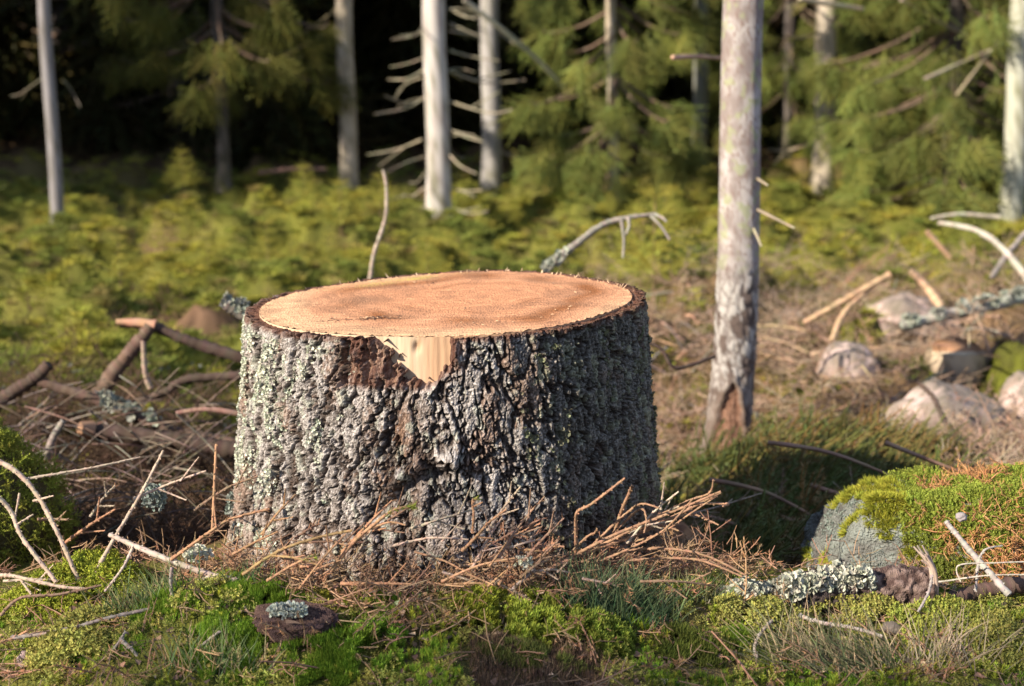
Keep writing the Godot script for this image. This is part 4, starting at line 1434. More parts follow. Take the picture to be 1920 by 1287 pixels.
func feather_shoot(seed_: int) -> ArrayMesh:  # about 20 mm, a branched stem with overlapping scale leaves
	var s := Shape.new()
	var r2 := RandomNumberGenerator.new()
	r2.seed = seed_
	var arms := [[Vector3.ZERO, Vector3(0.004, 0.016, 0.003)]]
	for k in 4:
		var a := TAU * k / 4.0 + r2.randf()
		var b := Vector3(0.001, 0.004 + 0.0026 * k, 0.001)
		arms.append([b, b + Vector3(cos(a) * 0.009, r2.randf_range(0.002, 0.006), sin(a) * 0.009)])
	for ax in arms:
		var a: Vector3 = ax[0]
		var b: Vector3 = ax[1]
		var dir := (b - a).normalized()
		var f := basis_along(dir)
		var n := int((b - a).length() / 0.0011)
		for i in n:
			var t := float(i) / n
			var sp := i * 2.1
			var out := (f * Vector3(cos(sp), 1.0, sin(sp))).normalized()
			var c := Color.WHITE * lerpf(0.7, 1.2, t) * r2.randf_range(0.9, 1.1)
			c.a = 1.0
			var p := a.lerp(b, t)
			var side := out.cross(dir).normalized() * 0.00085
			s.tri(p, p + out * 0.0014 + side, p + out * 0.0030, c, c)
			s.tri(p, p + out * 0.0030, p + out * 0.0014 - side, c, c)
	return s.done()


func hair_tuft(seed_: int, stems: int, height: float, width: float, spread: float) -> ArrayMesh:   # fine upright leaves of a moss cushion
	var s := Shape.new()
	var r2 := RandomNumberGenerator.new()
	r2.seed = seed_
	for k in stems:
		var a := r2.randf() * TAU
		var l := height * r2.randf_range(0.6, 1.1)
		var tip := Vector3(cos(a) * spread * r2.randf(), 1.0, sin(a) * spread * r2.randf()).normalized() * l
		var b := Vector3(cos(a + 1.0), 0, sin(a + 1.0)) * r2.randf() * height * 0.4
		var c := Color.WHITE * r2.randf_range(0.75, 1.15)
		c.a = 1.0
		s.blade(b, b + tip, Vector3(sin(a * 3.0), 0, cos(a * 3.0)) * width, Vector3(cos(a), 0, sin(a)) * l * 0.10, 2, c * 0.75, c * 1.05)
	return s.done()


func moss_patch(label: String, mesh: ArrayMesh, u: float, v: float, ru: float, rv: float, amount: int, size: float, col: Color, lean := 0.25) -> void:
	var mid := on(u, v, 1.5, 2.4)
	var d := EYE.z - mid.z
	var rx := px(ru, d)
	var rz := px(rv, d) / 0.40
	var where := []
	var tints := PackedColorArray()
	for i in amount:
		var a := rng.randf() * TAU
		var r := sqrt(rng.randf()) * (1.0 + 0.35 * low.get_noise_2d(cos(a) * 1.5 + u, sin(a) * 1.5))
		var x := mid.x + cos(a) * r * rx
		var z := mid.z + sin(a) * r * rz
		if low.get_noise_2d(x * 26.0 + 5.0, z * 26.0) < -0.35 + 0.25 * r: continue
		var s := size * rng.randf_range(0.65, 1.3) * (1.15 - 0.4 * r * r)
		var b := basis_along(Vector3(jit(lean), 1.0, jit(lean) + 0.12), rng.randf() * TAU).scaled(Vector3.ONE * s)
		where.append(Transform3D(b, Vector3(x, ground(x, z) - 0.002 + 0.010 * (1.0 - r * r), z)))
		var w := low.get_noise_2d(x * 18.0, z * 18.0)
		tints.append(tint(col, 0.25, 0.10) * (1.0 + 0.25 * w))
	tag(copies("moss_patch", mesh, mat("moss_leaf", 0.75, 0.25, 0.45), where, tints), label, "moss", "moss patches in the foreground", "stuff")


# a dead spruce twig: knobbly with the pegs on which needles sat. Points are [u, v, distance].
func twig(label: String, pts: Array, w0: float, w1: float, col: Color, group := "", kids: Array = [], needles := 0, green := false, called := "dead_twig") -> Node3D:
	var p := []
	for r in pts:
		p.append(at(r[0], r[1], r[2]))
	var base: Vector3 = p[0]
	for i in p.size():
		p[i] -= base
	var d: float = pts[0][2]
	var t := thing(called, label, "twig", base, group)
	put("stem", peg_twig(p, px(w0, d) * 0.5, px(w1, d) * 0.5, col), mat("twig_bark", 0.9, 0.2), t)
	for k in kids:
		var q := []
		for r in k[0]:
			q.append(at(r[0], r[1], r[2]) - base)
		put("side_twig", peg_twig(q, px(k[1], d) * 0.5, px(k[1], d) * 0.3, col), mat("twig_bark"), t)
	if needles > 0:
		needles_on(t, p, needles, green)
	return t


func needles_on(t: Node3D, p: Array, needles: int, green: bool) -> void:
	var s := Shape.new()
	var path := smooth_path(p, 6)
	for i in needles:
		var u := 1.0 - rng.randf() * rng.randf() * 0.5 if green else rng.randf()
		var x := u * (path.size() - 1)
		var k := mini(int(x), path.size() - 2)
		var b := path[k].lerp(path[k + 1], x - k)
		var dir := (path[k + 1] - path[k]).normalized()
		var sp := rng.randf() * TAU
		var out := (basis_along(dir) * Vector3(cos(sp), 0.8, sin(sp))).normalized()
		var c := tint(Color(0.20, 0.25, 0.04) if green else Color(0.40, 0.23, 0.13), 0.3, 0.1)
		var l := rng.randf_range(0.006, 0.012)
		s.blade(b, b + out * l, out.cross(dir).normalized() * 0.00055, Vector3.ZERO, 2, c, c)
	tag(put("needles", s.done(), mat("dry_needles", 0.85, 0.25, 0.2), t), "", "", "", "stuff")


func peg_twig(p: Array, r0: float, r1: float, col: Color) -> ArrayMesh:
	var s := Shape.new()
	limb_into(s, p, r0, r1, col, 7, 16, 0.22)
	var path := smooth_path(p, 7)
	var run := 0.0
	for k in path.size() - 1:
		var a := path[k]
		var b := path[k + 1]
		var l := (b - a).length()
		var n := maxi(1, int(l / 0.0032))
		var f := basis_along(b - a)
		for i in n:
			run += 2.4
			var q := a.lerp(b, float(i) / n)
			var t := (k + float(i) / n) / path.size()
			var r := lerpf(r0, r1, t)
			var out := f * Vector3(cos(run), 0, sin(run))
			var w := f * Vector3(-sin(run), 0, cos(run)) * minf(r * 0.55, 0.0011)
			var y := f * Vector3(0, minf(r * 0.9, 0.0016), 0)
			var c := tint(col, 0.3, 0.08)
			var tip := q + out * (r + minf(r * 0.9, 0.0018)) + y * 1.5
			s.tri(q + out * r * 0.8 - w, tip, q + out * r * 0.8 + w, c, c)
			s.tri(q + out * r * 0.8 + w, tip, q + out * r * 0.8 + y * 2.0, c, c)
			s.tri(q + out * r * 0.8 + y * 2.0, tip, q + out * r * 0.8 - w, c, c)
	return s.done()


func grass(label: String, u: float, v: float, ru: float, rv: float, amount: int, l0: float, l1: float, lean: Vector3, cols: Array, width := 0.0007) -> void:
	var mid := on(u, v, 1.5, 2.4)
	var d := EYE.z - mid.z
	var s := Shape.new()
	for i in amount:
		var x := mid.x + px(ru, d) * (rng.randf() + rng.randf() - 1.0)
		var z := mid.z + px(rv, d) / 0.4 * (rng.randf() + rng.randf() - 1.0)
		var b := Vector3(x, ground(x, z) - 0.003, z) - mid
		var l := rng.randf_range(l0, l1)
		var dir := (Vector3(jit(0.75), 1.0, jit(0.6)) + lean * rng.randf_range(0.4, 1.3)).normalized()
		var tip := b + dir * l
		tip.y -= l * 0.2 * (1.0 - dir.y)
		var c: Color = cols[rng.randi() % cols.size()]
		c = tint(c, 0.25, 0.08)
		s.blade(b, tip, dir.cross(Vector3(jit(1.0), 0.2, 1.0)).normalized() * width * rng.randf_range(0.7, 1.2), Vector3(0, l * rng.randf_range(0.03, 0.14), 0), 5, c, c.lerp(Color(0.36, 0.29, 0.17), rng.randf() * 0.4))
	var o := put("grass_tuft", s.done(), mat("grass_blade", 0.6, 0.35, 0.4))
	o.position = mid
	tag(o, label, "grass", "", "stuff")


func lichen_heap(label: String, u: float, v: float, d: float, size: Vector3, amount: int, scale_: float, col: Color, t: Node3D = null, called := "lichen_clump") -> void:
	var mid := at(u, v, d)
	var where := []
	var tints := PackedColorArray()
	var rel := mid - (t.position if t else Vector3.ZERO)
	for i in amount:
		var o := Vector3(jit(1.0), rng.randf_range(-0.4, 1.0), jit(1.0)).normalized()
		o = Vector3(o.x, o.y, o.z) * rng.randf_range(0.75, 1.05)
		if low.get_noise_3d(o.x * 2.4 + u, o.y * 2.4, o.z * 2.4) < -0.3: continue
		where.append(Transform3D(basis_along(o + Vector3(jit(0.7), jit(0.7), jit(0.7)), rng.randf() * TAU).scaled(Vector3.ONE * scale_ * rng.randf_range(0.6, 1.3)), rel + o * size))
		tints.append(tint(col, 0.22, 0.05))
	var m := copies(called, lichen_lobe(), mat("lichen", 0.95, 0.1, 0.3), where, tints, t)
	if t == null:
		tag(m, label, "lichen")


func build_foreground() -> void:
	var star := star_shoot(1)
	var feather := feather_shoot(2)
	var hair := hair_tuft(3, 30, 0.013, 0.0006, 0.8)
	var short_hair := hair_tuft(4, 20, 0.011, 0.0006, 0.7)
	var sunny := Color(0.29, 0.32, 0.040)
	var fresh := Color(0.20, 0.32, 0.036)
	var olive := Color(0.32, 0.31, 0.080)
	moss_patch("yellow-green moss on the hump behind the twigs at left", feather, 175, 1092, 105, 34, 1700, 1.0, sunny)
	moss_patch("moss patch at the far left edge under bare twigs", feather, 60, 1135, 80, 26, 1100, 1.0, sunny)
	moss_patch("shaded fine moss between grass and twigs, left of the bark lump", hair, 310, 1135, 90, 26, 1100, 0.8, fresh)
	moss_patch("pale feathery moss cushion at lower left", feather, 135, 1225, 85, 38, 1900, 1.35, olive)
	moss_patch("bright green fine moss cushion at the bottom left of centre", hair, 425, 1240, 85, 34, 1500, 1.0, fresh)
	moss_patch("bright green moss behind the bark lump", hair, 500, 1125, 90, 18, 1200, 0.9, fresh)
	moss_patch("green moss in front of the bark lump", hair, 610, 1235, 100, 34, 1700, 0.95, fresh)
	moss_patch("green moss right of the bark lump", star, 700, 1220, 70, 26, 900, 1.1, fresh)
	moss_patch("starry moss in front of the stump's middle", star, 905, 1145, 75, 24, 1100, 1.0, sunny)
	moss_patch("starry green moss below the grass tuft, left side", star, 1010, 1175, 75, 28, 1300, 1.1, Color(0.26, 0.31, 0.045))
	moss_patch("starry dark green moss under the pale lichen clump", star, 1120, 1195, 85, 24, 1200, 1.05, Color(0.23, 0.28, 0.045))
	moss_patch("small green moss spots on the rotten wood at the bottom centre", short_hair, 1000, 1240, 130, 16, 700, 0.9, Color(0.16, 0.18, 0.05))
	moss_patch("bright short moss strip right of the lichen clump", hair, 1375, 1208, 48, 10, 700, 0.6, Color(0.19, 0.29, 0.035))
	moss_patch("feathery moss in front of the lichened log, left part", feather, 1440, 1168, 110, 18, 1700, 1.15, olive)
	moss_patch("feathery moss in front of the lichened log, middle part", feather, 1600, 1165, 90, 16, 1400, 1.15, olive)
	moss_patch("feathery moss in the right foreground", feather, 1760, 1180, 110, 30, 2000, 1.2, Color(0.28, 0.30, 0.06))
	moss_patch("feathery moss at the lower right corner", feather, 1870, 1215, 70, 36, 1100, 1.2, olive)
	moss_patch("moss tuft under the grass at the bottom right", hair, 1460, 1235, 60, 20, 600, 0.8, Color(0.16, 0.20, 0.035))
	moss_patch("thin green moss between the grass and the bottom edge, right of centre", short_hair, 1300, 1225, 90, 26, 800, 1.0, Color(0.16, 0.19, 0.04))

	# moss that runs on between the cushions
	for k in 3:
		var where := []
		var tints := PackedColorArray()
		for i in 7000:
			var x := rng.randf_range(-0.85, 1.05)
			var z := rng.randf_range(0.28, 0.70)
			if Vector2(x, z).length() < 0.42: continue
			var w := fbm.get_noise_2d(x * 7.0 + k * 30.0, z * 7.0)
			if w < 0.05 + rng.randf() * 0.12: continue
			if Vector2((x - 0.12) / 0.09, (z - 0.56) / 0.06).length() < 1.0: continue
			where.append(Transform3D(basis_along(Vector3(jit(0.4), 1.0, jit(0.4) + 0.1), rng.randf() * TAU).scaled(Vector3.ONE * rng.randf_range(0.6, 1.2)), Vector3(x, ground(x, z) - 0.002, z)))
			tints.append(tint([fresh, sunny, olive][k], 0.3, 0.1) * (0.85 + w))
		tag(copies("moss_carpet", [hair, star, feather][k], mat("moss_leaf", 0.75, 0.25, 0.45), where, tints), ["fine bright moss running between the foreground cushions", "starry moss running between the foreground cushions", "feathery olive moss running between the foreground cushions"][k], "moss", "moss patches in the foreground", "stuff")

	# the litter: dry sprigs, needles and flakes over everything
	var sprigs := [dry_sprig(5, true, 0.07), dry_sprig(6, true, 0.05), dry_sprig(7, false, 0.08)]
	for k in 3:
		var where := []
		var tints := PackedColorArray()
		for i in [1500, 1500, 900][k]:
			var x := rng.randf_range(-0.85, 1.05)
			var z := rng.randf_range(0.12, 0.68)
			var s := Vector2(x, z).length()
			if s < 0.35: continue
			var at_foot := exp(-pow((s - 0.41) / 0.07, 2.0))
			if rng.randf() > 0.16 + at_foot: continue
			var dir := Vector3(jit(1.0), rng.randf_range(-0.1, 0.35), jit(1.0))
			where.append(Transform3D(basis_along(dir, rng.randf() * TAU).scaled(Vector3.ONE * rng.randf_range(0.5, 1.15)), Vector3(x, ground(x, z) + rng.randf_range(0.002, 0.014 + 0.020 * at_foot), z)))
			tints.append(tint(Color(0.40, 0.245, 0.15).lerp(Color(0.26, 0.17, 0.12), rng.randf()), 0.3, 0.1))
		tag(copies("needle_litter", sprigs[k], mat("dry_needles", 0.85, 0.25, 0.2), where, tints), ["rusty needled sprigs lying round the stump's foot", "small rusty needle tufts lying round the stump's foot", "bare bits of twig lying round the stump's foot"][k], "litter", "dry litter round the stump's foot", "stuff")
	var chip := Shape.new()
	var bits := []
	var shades := PackedColorArray()
	chip.tri(Vector3(-0.004, 0, 0.002), Vector3(0.0, 0.0012, -0.003), Vector3(0.005, 0, 0.001), Color.WHITE, Color.WHITE)
	chip.tri(Vector3(-0.004, 0, 0.002), Vector3(0.005, 0, 0.001), Vector3(0.001, 0.0006, 0.0035), Color.WHITE, Color.WHITE)
	for i in 5200:
		var x := rng.randf_range(-0.8, 1.0)
		var z := rng.randf_range(0.25, 0.70)
		if Vector2(x, z).length() < 0.36: continue
		bits.append(Transform3D(basis_along(Vector3(jit(0.6), 1.0, jit(0.6)), rng.randf() * TAU).scaled(Vector3.ONE * rng.randf_range(0.5, 1.7)), Vector3(x, ground(x, z) + rng.randf() * 0.006, z)))
		var pick := rng.randf()
		shades.append(tint(Color(0.10, 0.065, 0.05) if pick < 0.6 else (Color(0.26, 0.155, 0.10) if pick < 0.92 else Color(0.5, 0.36, 0.24)), 0.3, 0.08))
	tag(copies("bark_flakes", chip.done(), mat("flake", 0.85, 0.3), bits, shades), "brown bark flakes and crumbs strewn over the foreground soil", "litter", "", "stuff")
	# rotten fibres at the bottom centre
	var rot := hair_tuft(8, 18, 0.022, 0.0008, 0.35)
	bits = []
	shades = PackedColorArray()
	var rp := on(1010, 1270, 1.5, 2.2)
	for i in 900:
		var x := rp.x + jit(0.085)
		var z := rp.z + jit(0.06)
		bits.append(Transform3D(basis_along(Vector3(jit(0.3), 1.0, jit(0.3)), rng.randf() * TAU).scaled(Vector3.ONE * rng.randf_range(0.35, 0.8)), Vector3(x, ground(x, z) - 0.003, z)))
		shades.append(tint(Color(0.14, 0.09, 0.062).lerp(Color(0.27, 0.18, 0.11), rng.randf() * rng.randf()), 0.3, 0.08))
	tag(copies("rotten_wood", rot, mat("flake"), bits, shades), "dark rotten wood fibres at the bottom centre", "rotten wood", "", "stuff")

	# grass
	var blue_green := [Color(0.055, 0.115, 0.055), Color(0.075, 0.14, 0.06), Color(0.045, 0.09, 0.045), Color(0.10, 0.15, 0.06)]
	grass("dense dark blue-green grass tuft right of the stump's foot", 1160, 1160, 130, 20, 620, 0.035, 0.085, Vector3(0.15, 0, 0), blue_green)
	grass("wispy grass at the right of the dense tuft, before the dark gap", 1310, 1130, 70, 10, 90, 0.03, 0.065, Vector3(0.3, 0, 0), [Color(0.09, 0.14, 0.05), Color(0.2, 0.2, 0.08)])
	grass("green grass over the twigs at lower left", 270, 1150, 120, 22, 230, 0.03, 0.075, Vector3(-0.2, 0, 0), [Color(0.09, 0.17, 0.05), Color(0.07, 0.13, 0.045), Color(0.22, 0.2, 0.09)])
	grass("thin grass with dry stalks at the bottom left of centre", 400, 1262, 130, 16, 170, 0.03, 0.075, Vector3(0.1, 0, 0), [Color(0.10, 0.18, 0.06), Color(0.34, 0.27, 0.15), Color(0.08, 0.14, 0.05)])
	grass("few green blades right of the stump's left foot", 470, 1100, 60, 8, 60, 0.02, 0.05, Vector3(0.1, 0, 0), [Color(0.08, 0.15, 0.05)])
	grass("leaning grass with many dry blades at the bottom right", 1570, 1262, 190, 26, 420, 0.05, 0.11, Vector3(-0.7, -0.25, 0.1), [Color(0.10, 0.13, 0.06), Color(0.30, 0.25, 0.15), Color(0.36, 0.27, 0.17), Color(0.12, 0.15, 0.07)])
	grass("short green blades at the foot of the mossy boulder", 1640, 1102, 80, 6, 60, 0.015, 0.035, Vector3(-0.4, 0, 0), blue_green)
	grass("sparse dry grass stalks in the lower right corner", 1780, 1250, 140, 24, 110, 0.05, 0.10, Vector3(0.3, -0.2, 0), [Color(0.34, 0.28, 0.19), Color(0.42, 0.34, 0.24)])
	grass("few green blades among needles before the stump's middle", 830, 1110, 50, 6, 45, 0.015, 0.035, Vector3(0.1, 0, 0), [Color(0.08, 0.15, 0.05), Color(0.13, 0.18, 0.08)])

	mossy_boulder()
	left_mound()
	log_and_small_things()
	twigs()


# the boulder at the right: moss on top, a bare grey face with lichen crust to the left
func mossy_boulder() -> void:
	var c := Vector3(0.845, 0.0, 0.09)
	var n := Vector3(-0.50, 0.26, 0.83).normalized()
	var t := thing("mossy_boulder", "mossy boulder at right with a bare grey lichen-crusted face", "boulder", c)
	var mesh := stone_mesh(Vector3(0.31, 0.128, 0.20), 50.0, 0.30, [Color(0.105, 0.097, 0.092), Color(0.165, 0.165, 0.15), Color(0.25, 0.275, 0.25)], [[n, 0.135], [Vector3(-0.9, 0.42, 0.1).normalized(), 0.215]], 120, 80)
	put("stone", mesh, mat("boulder_stone", 0.9, 0.3, 0.0, 1.1, 9.0), t)
	var arr := mesh.surface_get_arrays(0)
	var pv: PackedVector3Array = arr[Mesh.ARRAY_VERTEX]
	var pn: PackedVector3Array = arr[Mesh.ARRAY_NORMAL]
	var ix: PackedInt32Array = arr[Mesh.ARRAY_INDEX]
	var feather := feather_shoot(12)
	var hair := hair_tuft(13, 14, 0.012, 0.0006, 0.9)
	var sprig := dry_sprig(14, true, 0.03)
	var sets := [[], [], [], []]
	var tints := [PackedColorArray(), PackedColorArray(), PackedColorArray(), PackedColorArray()]
	for i in 40000:
		var f := (rng.randi() % (ix.size() / 3)) * 3
		var w1 := rng.randf()
		var w2 := rng.randf() * (1.0 - w1)
		var p := pv[ix[f]] * (1.0 - w1 - w2) + pv[ix[f + 1]] * w1 + pv[ix[f + 2]] * w2
		var nn := pn[ix[f]]
		if p.y < -0.03 or p.z < -0.10: continue
		var wob := fbm.get_noise_3d(p.x * 14.0, p.y * 14.0, p.z * 14.0)
		var on_face := p.x > -0.262 + wob * 0.03 and p.x < -0.195 + (0.105 - p.y) * 0.8 + wob * 0.05 and p.y < 0.098 + wob * 0.05 and p.x < -0.12 and nn.dot(n) > 0.3
		if on_face:
			if rng.randf() < 0.35 + wob * 2.4 and sets[3].size() < 2600:
				sets[3].append(Transform3D(basis_along(nn + Vector3(jit(0.5), jit(0.5), jit(0.5)), rng.randf() * TAU).scaled(Vector3.ONE * rng.randf_range(0.25, 0.65)), p))
				tints[3].append(tint(Color(0.22, 0.25, 0.225), 0.35, 0.06))
			continue
		var orange := smoothstep(-0.09, -0.02, p.x + wob * 0.12) * smoothstep(0.125, 0.09, p.y - wob * 0.05)
		if rng.randf() < orange * 0.8:
			if rng.randf() < 0.35:
				sets[2].append(Transform3D(basis_along(Vector3(jit(1.0), jit(0.5), jit(1.0)) + nn * 0.2, rng.randf() * TAU).scaled(Vector3.ONE * rng.randf_range(0.5, 1.1)), p + nn * 0.004))
				tints[2].append(tint(Color(0.46, 0.25, 0.12), 0.25, 0.08))
			continue
		var left := smoothstep(-0.04, -0.16, p.x + wob * 0.08)
		var k := 1 if rng.randf() < left else 0
		if k == 0 and sets[0].size() > 6500: continue
		sets[k].append(Transform3D(basis_along(nn + Vector3(jit(0.5), 0.55, jit(0.5)) + (Vector3(0, -0.7, 0.3) if k == 1 else Vector3.ZERO), rng.randf() * TAU).scaled(Vector3.ONE * rng.randf_range(0.7, 1.25)), p - nn * 0.001))
		tints[k].append(tint(Color(0.40, 0.40, 0.055) if k == 1 else Color(0.26, 0.31, 0.05).lerp(Color(0.17, 0.20, 0.04), smoothstep(0.10, 0.0, p.y)), 0.22, 0.08))
	copies("leafy_moss", feather, mat("moss_leaf"), sets[0], tints[0], t)
	copies("yellow_moss", hair, mat("moss_leaf"), sets[1], tints[1], t)
	copies("orange_needles", sprig, mat("dry_needles"), sets[2], tints[2], t)
	copies("lichen_crust", lichen_lobe(), mat("lichen"), sets[3], tints[3], t)
	var o := put("pebble", stone_mesh(Vector3(0.0078, 0.0066, 0.007), 70.0, 0.45, [Color(0.33, 0.29, 0.295), Color(0.25, 0.22, 0.225), Color(0.2, 0.18, 0.18)], [], 20, 14), mat("granite"))
	o.position = at(1803, 970, 1.905)
	tag(o, "small whitish pebble resting on the mossy boulder", "pebble")
	twig("grey lichened stick leaning across the mossy boulder", [[1774, 978, 1.88], [1800, 1010, 1.86], [1836, 1052, 1.84], [1893, 1116, 1.80]], 9, 14, Color(0.33, 0.295, 0.27), "", [[[[1836, 1052, 1.84], [1832, 1080, 1.83], [1830, 1110, 1.82]], 7], [[[1836, 1048, 1.84], [1850, 1030, 1.84], [1880, 1024, 1.85]], 5]], 0, false, "dead_stick")


# the mossy hump at the left edge
func left_mound() -> void:
	var c := Vector3(-0.865, -0.03, -0.02)
	var t := thing("mossy_hump", "dark green mossy hump cut off by the left edge, twigs before it", "moss", c)
	var mesh := stone_mesh(Vector3(0.215, 0.245, 0.20), 90.0, 0.15, [Color(0.07, 0.06, 0.03), Color(0.10, 0.09, 0.035), Color(0.12, 0.09, 0.05)], [], 60, 40)
	put("hump", mesh, mat("earth"), t)
	var arr := mesh.surface_get_arrays(0)
	var pv: PackedVector3Array = arr[Mesh.ARRAY_VERTEX]
	var pn: PackedVector3Array = arr[Mesh.ARRAY_NORMAL]
	var where := []
	var tints := PackedColorArray()
	for i in 9000:
		var k := rng.randi() % pv.size()
		var p := pv[k] + Vector3(jit(0.012), jit(0.012), jit(0.012))
		if p.x < -0.05 or p.y < -0.05 or p.z < -0.1: continue
		where.append(Transform3D(basis_along(pn[k] + Vector3(jit(0.6), 0.3 + jit(0.5), jit(0.6)), rng.randf() * TAU).scaled(Vector3.ONE * rng.randf_range(0.7, 1.3)), p))
		tints.append(tint(Color(0.27, 0.29, 0.045), 0.3, 0.1))
	copies("moss", feather_shoot(15), mat("moss_leaf"), where, tints, t)


func log_and_small_things() -> void:
	# the fallen limb with leafy lichen, lower right
	var pts := [[1262, 1160, 1.86], [1330, 1146, 1.86], [1420, 1127, 1.865], [1500, 1113, 1.87], [1600, 1103, 1.88], [1690, 1102, 1.88], [1752, 1110, 1.87]]
	var p := []
	for r in pts:
		p.append(at(r[0], r[1], r[2]))
	var base: Vector3 = p[0]
	for i in p.size(): p[i] -= base
	var t := thing("lichened_log", "dark fallen limb crusted with pale leafy lichen at lower right", "log", base)
	var path := smooth_path(p, 22)
	var s := Shape.new()
	var v := PackedVector3Array()
	var c := PackedColorArray()
	var sides := 48
	for i in path.size():
		var u := float(i) / (path.size() - 1)
		var dir := (path[mini(i + 1, path.size() - 1)] - path[maxi(i - 1, 0)]).normalized()
		var f := basis_along(dir)
		for j in sides:
			var a := -TAU * j / sides
			var o := f * Vector3(cos(a), 0, sin(a))
			var q := path[i] + o * 0.03
			var scale_ := cell.get_noise_3d(q.x * 45.0, q.y * 70.0, q.z * 70.0) + 1.0
			var w := fbm.get_noise_3d(q.x * 60.0, q.y * 60.0, q.z * 60.0)
			var r := lerpf(0.023, 0.031, u) * (1.0 + 0.15 * low.get_noise_2d(u * 6.0, 1.0)) + w * 0.005 - 0.005 * (1.0 - smoothstep(0.02, 0.2, scale_))
			if i == path.size() - 1: r *= 0.2
			v.append(path[i] + o * r)
			var pinky := smoothstep(0.62, 0.72, u + w * 0.12)
			var col := Color(0.085, 0.065, 0.06).lerp(Color(0.085, 0.052, 0.046).lerp(Color(0.27, 0.19, 0.165), clampf(0.5 + w * 2.2, 0.0, 1.0)), pinky)
			c.append(col.lerp(Color(0.06, 0.045, 0.04), (1.0 - smoothstep(0.02, 0.15, scale_)) * 0.5))
	put("limb", sheet(v, c, sides, path.size(), true), mat("bark"), t)
	for i in 40:
		var u := rng.randf_range(0.03, 0.70)
		if u > 0.13 and u < 0.2: continue
		var k := int(u * (path.size() - 1))
		var q := path[k] + base + Vector3(jit(0.006), 0.013 + jit(0.014), 0.014 + jit(0.008))
		var where := []
		var tints := PackedColorArray()
		for m in 48:
			var o := Vector3(jit(1.0), rng.randf_range(-0.6, 1.0), rng.randf_range(-0.5, 1.0)).normalized()
			where.append(Transform3D(basis_along(o + Vector3(jit(0.6), jit(0.6), jit(0.6)), rng.randf() * TAU).scaled(Vector3.ONE * rng.randf_range(0.8, 1.7)), q - base + o * Vector3(0.017, 0.010, 0.010)))
			tints.append(tint(Color(0.45, 0.45, 0.37), 0.3, 0.06))
		copies("leafy_lichen", lichen_lobe(), mat("lichen", 0.95, 0.1, 0.3), where, tints, t)
	# the torn splinter that stands up at its end
	var sp := Shape.new()
	for k in 9:
		var o := jit(7.0)
		var a := at(1752 + o, 1122, 1.86) - base
		var m := at(1750 + o * 0.9, 1072 + jit(8.0), 1.855 + jit(0.004)) - base
		var e := at(1722 + o * 1.6 + k * 1.2, 1020 + k * 4.0 + jit(8.0), 1.85 + jit(0.004)) - base
		var path2 := smooth_path([a, m, e], 5)
		var radii := PackedFloat32Array()
		for i in path2.size():
			radii.append(lerpf(0.0042, 0.0009, float(i) / path2.size()))
		sp.tube(path2, radii, 5, one_color(tint(Color(0.50, 0.40, 0.33), 0.2, 0.05), path2.size()), rng, 0.2)
	put("splinter", sp.done(), mat("splinter", 0.8, 0.2), t)
	fallen("fallen_branch", "dark rotten branch lying right of the torn splinter", "", [[1590 + 180, 1128, 1.87], [1830, 1112, 1.89], [1900, 1098, 1.9], [1980, 1092, 1.9]], 1.88, 34, 40, Color(0.11, 0.075, 0.06))
	lichen_heap("pale grey-green bushy lichen clump left of the lichened log", 1255, 1172, 1.83, Vector3(0.034, 0.020, 0.022), 620, 1.15, Color(0.46, 0.49, 0.41))
	lichen_heap("small lichen scrap on the needles at the stump's right foot", 982, 1056, 1.80, Vector3(0.010, 0.006, 0.006), 60, 0.9, Color(0.62, 0.63, 0.52))
	lichen_heap("white lichen scraps on the ground near the bottom centre", 875, 1222, 1.70, Vector3(0.020, 0.005, 0.014), 60, 0.8, Color(0.55, 0.57, 0.53))
	lichen_heap("tiny lichen bits beside the knobbly twig at the bottom", 790, 1250, 1.68, Vector3(0.014, 0.004, 0.008), 50, 0.7, Color(0.5, 0.56, 0.47))
	lichen_heap("grey lichen tuft hanging on dark twigs left of the stump", 288, 935, 2.05, Vector3(0.016, 0.020, 0.012), 190, 1.0, Color(0.24, 0.28, 0.255))
	lichen_heap("grey lichen tuft at the stump's lower left side", 436, 950, 2.15, Vector3(0.008, 0.022, 0.012), 120, 1.0, Color(0.3, 0.33, 0.29))
	lichen_heap("pale lichen tuft on the knobbly branch left of the stump's foot", 370, 1040, 1.84, Vector3(0.016, 0.010, 0.010), 110, 1.0, Color(0.52, 0.52, 0.43))

	# the bark lump with lichen
	var lp := at(556, 1166, 1.715)
	t = thing("bark_lump", "dark purplish lump of bark with pale lichen lying in the moss", "bark", lp)
	put("slab", stone_mesh(Vector3(0.053, 0.026, 0.024), 110.0, 0.34, [Color(0.075, 0.048, 0.05), Color(0.11, 0.07, 0.065), Color(0.16, 0.10, 0.08)], [[Vector3(0.12, 0.93, 0.35).normalized(), 0.015]], 90, 50), mat("bark"), t)
	lichen_heap("", 540, 1146, 1.705, Vector3(0.026, 0.007, 0.012), 210, 0.8, Color(0.44, 0.47, 0.41), t, "lichen")
	var flake := Shape.new()
	flake.blade(at(535, 1166, 1.685) - lp, at(566, 1170, 1.685) - lp, Vector3(0, 0.003, 0.001), Vector3(0, 0.001, 0), 3, Color(0.33, 0.22, 0.18), Color(0.36, 0.25, 0.2))
	put("pale_flake", flake.done(), mat("flake"), t)
	# a sprig of fir, a leaf, small stones, a mushroom-brown lump
	var fir := thing("fir_sprig", "flat green fir sprig lying against the lichened log", "sprig", at(1300, 1196, 1.80))
	var fa := Vector3.ZERO
	var fb := at(1432, 1142, 1.815) - fir.position
	put("stem", limb([fa, fa.lerp(fb, 0.5) + Vector3(0, -0.003, 0), fb], 0.0013, 0.0007, Color(0.20, 0.15, 0.08), 5, 4), mat("limb"), fir)
	var ns := Shape.new()
	var fd := (fb - fa).normalized()
